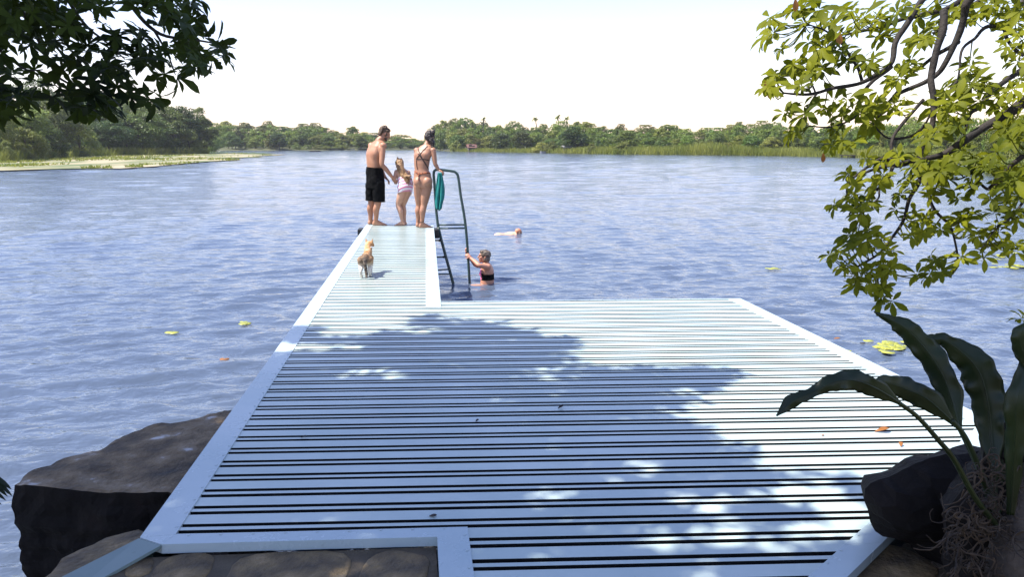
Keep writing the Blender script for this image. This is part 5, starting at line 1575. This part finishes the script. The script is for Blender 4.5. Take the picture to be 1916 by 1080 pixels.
wom_me = b.mesh('body', .0065, 3)
put(wom_me, 'body', MAT['skin_woman'], wom)
bv = bvh_of(wom_me)
Z2 = lambda x, y: (660 + x / 4.91, 220 + y / 4.91)
tops = MB()
for px in ([(598, 250), (604, 300), (640, 380), (670, 430), (700, 478)], [(688, 262), (650, 300), (610, 345), (582, 385)], [(583, 384), (640, 378), (722, 398)], [(586, 392), (588, 440), (598, 480)], [(600, 330), (650, 395), (680, 440)]):
    m_ = strap(bv, [Z2(*p) for p in px], .0075)
    if m_.v: tops.add(m_.v, m_.f)
put(tops.mesh('bikini_top', True), 'bikini_top', MAT['strap_dark'], wom)
bot = MB()
for px, r in (([(570, 492), (600, 512), (640, 512), (690, 504), (728, 516)], .010), ([(574, 500), (605, 522), (640, 516), (725, 508)], .009), ([(606, 516), (607, 545), (606, 580)], .012), ([(604, 512), (612, 530), (622, 516)], .012)):
    m_ = strap(bv, [Z2(*p) for p in px], r)
    if m_.v: bot.add(m_.v, m_.f)
put(bot.mesh('bikini_bottom', True), 'bikini_bottom', MAT['strap_rust'], wom)
frontg = garment(wom_me, lambda c: c.z < J(0, 322).z and c.z > J(0, 352).z and (c - J(791, 338)).dot(f_) > .05 and abs((c - J(791, 338)).dot(r_v)) < .03 + (c.z - J(0, 352).z) * .45, .004)
o = put(frontg, 'bikini_front', MAT['strap_rust'], wom)
h = Body()
h.ell(hq(-.022, .040), .082, .098, .082, hl, hf_, hu); h.ell(hq(-.07, -.005), .066, .045, .062, hl, hf_, hu)
h.ell(J(809.5, 248.5, .06), .042, .042, .036); h.ell(J(812, 246, .06), .02, .02, .026)
h.limb([hq(-.10, -.02), J(808.5, 266, -.0), J(808.6, 272, -.01)], [.04, .045, .026])
for i in range(18):
    p = J(808 + rng.normal(0, 2.2), 266 + rng.normal(0, 4.5), -.01 + rng.normal(0, .02)); h.sph(p, .017)
for i in range(8):
    p = J(810.5, 248, .06); h.cap(p, .008, p + rvec() * .07, .003)
put(h.mesh('hair', .006, 1, .007, 55), 'hair', MAT['hair_dark'], wom)
eyes(wom, hq, hl, hf_, hu, .96)
anklet = MB(); c = J(789.3, 414.8, -.01)
anklet.tube([c + V(math.cos(a) * .042, math.sin(a) * .042, .004 * math.cos(a)) for a in np.linspace(0, 6.283, 17)], .0045, 6, cap=False)
put(anklet.mesh('anklet', True), 'anklet', MAT['strap_dark'], wom)

# --- woman in the water ------------------------------------------------------------------------
Y0 = P(908, 531, WATER).y
lady = thing('person', V(J(909, 531).x, Y0, WATER), 'smiling person with brown bob hair in black and pink bikini climbing from the water', 'person')
f_ = V(-0.96, 0.12, 0).normalized(); r_v = V(f_.y, -f_.x, 0)
b = Body()
tor = [(J(909, 556), .16, .12), (J(910, 541), .168, .125), (J(911.5, 529), .15, .118), (J(912, 516), .148, .112), (J(911.5, 506), .16, .112), (J(911, 499), .16, .092), (J(910, 494), .11, .068), (J(909, 491), .055, .056)]
b.loft([(c, r_v, f_, w_, d_) for c, w_, d_ in tor])
b.ell(J(903.5, 512, -.07), .06, .065, .06); b.ell(J(903.5, 512, .08), .06, .065, .06)
b.limb([J(909.5, 492), J(908, 486)], [.056, .052])
hc = J(905.5, 480)
hq, hl, hf_, hu = b.head(hc, V(-.93, -.16, .10), V(.08, 0, 1), .98)
RY = LY - .045 - Y0
b.sph(J(913, 499.5, -.15), .055, 3); b.sph(J(911, 498.5, .15), .055, 3)
sh, el, wr = J(912.5, 500, -.155), J(896.5, 496.5, -.24), J(880.5, 483, RY - .055)
b.limb([sh, sh.lerp(el, .5), el, el.lerp(wr, .4), wr], [.050, .046, .037, .036, .025]); b.hand(wr, J(874.5, 477, RY - .045) - wr, V(.3, -.9, .3), 1.15, .92, 1)
sh, el, wr = J(909, 498.5, .15), J(890, 496, .12), J(873.2, 473.5, RY + .06)
b.limb([sh, sh.lerp(el, .5), el, el.lerp(wr, .4), wr], [.050, .044, .037, .036, .025]); b.hand(wr, J(870.5, 463, RY + .03) - wr, V(-.9, .1, .2), 1.1, .92, -1)
th = [J(909, 545, -.09), J(897, 540.5, -.14), J(881.5, 539, -.16)]
b.limb(th, [.09, .082, .06]); b.limb([th[2], J(886, 556, -.12)], [.058, .04])
b.limb([J(909, 545, .09), J(908, 575, .1)], [.09, .07])
lady_me = b.mesh('body', .0065, 3)
put(lady_me, 'body', MAT['skin_lady'], lady)
zt, zb = J(0, 511.5).z, J(0, 522.5).z
put(garment(lady_me, lambda c: zb < c.z < zt + .02 * (c.x < J(905, 500).x) and (c - J(911.5, 516)).length < .26 and (c - J(911.5, 516)).dot(f_) < .085, .004), 'bikini_top', MAT['cloth_black'], lady)
put(garment(lady_me, lambda c: zb + .005 < c.z < zt + .075 and (c - J(911.5, 516)).length < .25 and (c - J(911.5, 516)).dot(f_) >= .08, .005), 'bikini_cup', MAT['pink'], lady)
h = Body()
h.ell(hq(-.024, .038), .085, .100, .086, hl, hf_, hu); h.ell(hq(-.055, -.035), .076, .058, .078, hl, hf_, hu)
h.ell(hq(-.03, -.04, -.062), .022, .042, .062, hl, hf_, hu); h.ell(hq(-.03, -.04, .062), .022, .042, .062, hl, hf_, hu); h.ell(hq(.045, .085), .062, .036, .026, hl, hf_, hu)
put(h.mesh('hair', .006, 1, .006, 45), 'hair', MAT['hair_grey'], lady)
eyes(lady, hq, hl, hf_, hu, .98)

# --- swimmer ------------------------------------------------------------------------------------
Y0 = P(955, 437.5, WATER).y
swim = thing('person', V(J(955, 437).x, Y0, WATER), 'pale person swimming low in the lake beyond the ladder', 'person')
Jw = lambda u, dz, dy=0.0: V(PD(u, 437, Y0 + dy).x, Y0 + dy, WATER + dz - .045)
ax = (Jw(962, 0, .1) - Jw(925, 0, -.15)).normalized(); la = V(ax.y, -ax.x, 0)
b = Body()
b.loft([(Jw(922, -.07, -.16), la, V(0, 0, 1), .10, .08), (Jw(932, -.02, -.1), la, V(0, 0, 1), .15, .10), (Jw(943, -.03, -.02), la, V(0, 0, 1), .14, .09), (Jw(955, -.005, .05), la, V(0, 0, 1), .18, .10), (Jw(962, .01, .09), la, V(0, 0, 1), .16, .08), (Jw(965, .02, .11), la, V(0, 0, 1), .06, .06)])
b.limb([Jw(962, .02, .1), Jw(969, .06, .13)], [.055, .055])
hq, hl, hf_, hu = b.head(Jw(970.5, .060, .14), V(ax.x, ax.y, -.25), V(ax.x * .25, ax.y * .25, 1), 1.0)
for s_ in (-1, 1):
    b.limb([Jw(960, .0, .08) + la * .18 * s_, Jw(968, -.10, .2) + la * .3 * s_, Jw(978, -.12, .2) + la * .16 * s_], [.05, .042, .027])
    b.hand(Jw(978, -.12, .2) + la * .16 * s_, ax, V(0, 0, 1), .2, 1.0, s_)
    b.limb([Jw(922, -.1, -.16) + la * .09 * s_, Jw(908, -.16, -.26) + la * .1 * s_, Jw(893, -.22, -.34) + la * .1 * s_], [.08, .055, .035])
put(b.mesh('body', .008, 3), 'body', MAT['skin_pale'], swim)
h = Body(); h.ell(hq(-.02, .036), .080, .098, .080, hl, hf_, hu); h.ell(hq(-.065, -.01), .06, .04, .055, hl, hf_, hu)
put(h.mesh('hair', .007, 1, .003, 50), 'hair', MAT['hair_red'], swim)
eyes(swim, hq, hl, hf_, hu)

# --- cat ------------------------------------------------------------------------------------------
Y0 = P(684, 520, 0).y
cat = thing('cat', V(J(684, 520).x, Y0, 0), 'ginger and grey cat with white legs walking away along the pier', 'cat')
cx = J(684, 520).x
C_ = lambda x, y, z: V(cx + x, Y0 + y, z)
cd = V(-.07, 1, 0).normalized()
b = Body()
def CL(t, z, l=0): return V(cx, Y0, 0) + cd * t + V(cd.y, -cd.x, 0) * l + V(0, 0, z)
b.loft([(CL(-.035, .20), V(1, 0, 0), V(0, 0, 1), .028, .035), (CL(.0, .205), V(1, 0, 0), V(0, 0, 1), .050, .064), (CL(.09, .20), V(1, 0, 0), V(0, 0, 1), .050, .062), (CL(.19, .198), V(1, 0, 0), V(0, 0, 1), .052, .070), (CL(.28, .205), V(1, 0, 0), V(0, 0, 1), .048, .072), (CL(.335, .225), V(1, 0, 0), V(0, 0, 1), .040, .052)], p=2.1)
b.limb([CL(.31, .235), CL(.36, .275), CL(.385, .305)], [.048, .042, .042])
hcat = CL(.40, .318, .012); hx = V(.98, -.12, 0); hy = V(.12, .98, 0)
b.ell(hcat, .050, .048, .043, hx, hy); b.ell(hcat + hy * .042 - V(0, 0, .012), .024, .024, .019, hx, hy)
for s_ in (-1, 1):
    b.ell(hcat + hx * .026 * s_ + hy * .02 - V(0, 0, .008), .024, .022, .022, hx, hy)
    base = hcat + hx * .030 * s_ + V(0, 0, .030) - hy * .004
    for k in range(4): b.ell(base + V(0, 0, .010 * k) + hx * .0035 * s_ * k, .019 * (1 - .21 * k), .008 * (1 - .12 * k), .012, hx, hy, None, 2)
def leg(pts, rs, paw):
    b.limb(pts, rs); b.ell(pts[-1] + cd * .012 + V(0, 0, 0), .019, .028, .015, V(1, 0, 0), V(0, 1, 0))
leg([CL(.01, .195, -.042), CL(.045, .135, -.047), CL(-.035, .085, -.044), CL(-.012, .016, -.044)], [.046, .034, .018, .015], 1)
leg([CL(.02, .195, .042), CL(.075, .135, .047), CL(.012, .085, .044), CL(.045, .016, .044)], [.046, .034, .018, .015], 1)
leg([CL(.27, .18, -.034), CL(.255, .11, -.034), CL(.30, .06, -.032), CL(.315, .016, -.032)], [.036, .024, .017, .014], 1)
leg([CL(.27, .18, .034), CL(.235, .11, .036), CL(.245, .06, .036), CL(.235, .016, .036)], [.036, .024, .017, .014], 1)
cm = b.mesh('body', .0055, 3, .0025, 90)
def m_cat():
    m, nt, N, L, bs = mat_new('cat fur')
    tc = N.new('ShaderNodeTexCoord'); sep = N.new('ShaderNodeSeparateXYZ'); L.new(tc.outputs['Object'], sep.inputs[0])
    n1 = noise_node(N, L, 16, 4, 0.6, dist=0.4)
    tan_ = ramp(N, [(0.35, (0.26, 0.11, 0.035)), (0.5, (0.44, 0.22, 0.085)), (0.68, (0.56, 0.38, 0.22))]); L.new(n1.outputs['Fac'], tan_.inputs['Fac'])
    dark = ramp(N, [(0.35, (0.045, 0.035, 0.028)), (0.65, (0.16, 0.12, 0.09))]); L.new(n1.outputs['Fac'], dark.inputs['Fac'])
    white = (0.62, 0.56, 0.48, 1)
    def mix(fac, a, c):
        mx = N.new('ShaderNodeMix'); mx.data_type = 'RGBA'; L.new(fac, mx.inputs['Factor'])
        L.new(a, mx.inputs['A'])
        if isinstance(c, tuple): mx.inputs['B'].default_value = c
        else: L.new(c, mx.inputs['B'])
        return mx.outputs['Result']
    r1 = N.new('ShaderNodeMapRange'); r1.inputs['From Min'].default_value = .055; r1.inputs['From Max'].default_value = -.05
    ad = N.new('ShaderNodeMath'); ad.operation = 'MULTIPLY_ADD'; ad.inputs[1].default_value = .12; L.new(n1.outputs['Fac'], ad.inputs[0]); L.new(sep.outputs['Y'], ad.inputs[2])
    sb = N.new('ShaderNodeMath'); sb.operation = 'SUBTRACT'; sb.inputs[1].default_value = .06; L.new(ad.outputs[0], sb.inputs[0])
    L.new(sb.outputs[0], r1.inputs['Value'])
    c1 = mix(r1.outputs['Result'], tan_.outputs['Color'], dark.outputs['Color'])
    r2 = N.new('ShaderNodeMapRange'); r2.inputs['From Min'].default_value = .175; r2.inputs['From Max'].default_value = .12; L.new(sep.outputs['Z'], r2.inputs['Value'])
    c2 = mix(r2.outputs['Result'], c1, white)
    L.new(c2, bs.inputs['Base Color']); bs.inputs['Roughness'].default_value = .85
    return m
MAT['cat'] = m_cat()
put(cm, 'body', MAT['cat'], cat)
b = Body(); b.limb([CL(-.03, .215), CL(-.075, .19, .006), CL(-.085, .12, .014), CL(-.08, .055, .02), CL(-.095, .022, .024)], [.017, .018, .018, .017, .011])
put(b.mesh('tail', .005, 2, .004, 70), 'tail', m_noise('grey tabby tail', [(0.42, (0.02, 0.016, 0.013)), (0.6, (0.15, 0.11, 0.08))], 24, .85), cat)
b = Body(); ring = [hcat - V(0, 0, .028) - hy * .028 + hx * .042 * math.cos(a) + V(0, 0, .006 * math.cos(a)) + hy * .036 * math.sin(a) for a in np.linspace(0, 6.283, 19)]
b.chain(ring, [.006] * len(ring)); put(b.mesh('collar', .004, 1), 'collar', m_noise('white collar', [(0.3, (.7, .7, .7)), (.7, (.8, .8, .8))], 10, .6), cat)
for s_ in (-1, 1):
    b = Body(); b.ell(hcat + hx * .02 * s_ + hy * .042 + V(0, 0, .008), .007, .004, .006, hx, hy, None, 2); put(b.mesh('eye', .0015, 1), 'eye', MAT['eye'], cat)
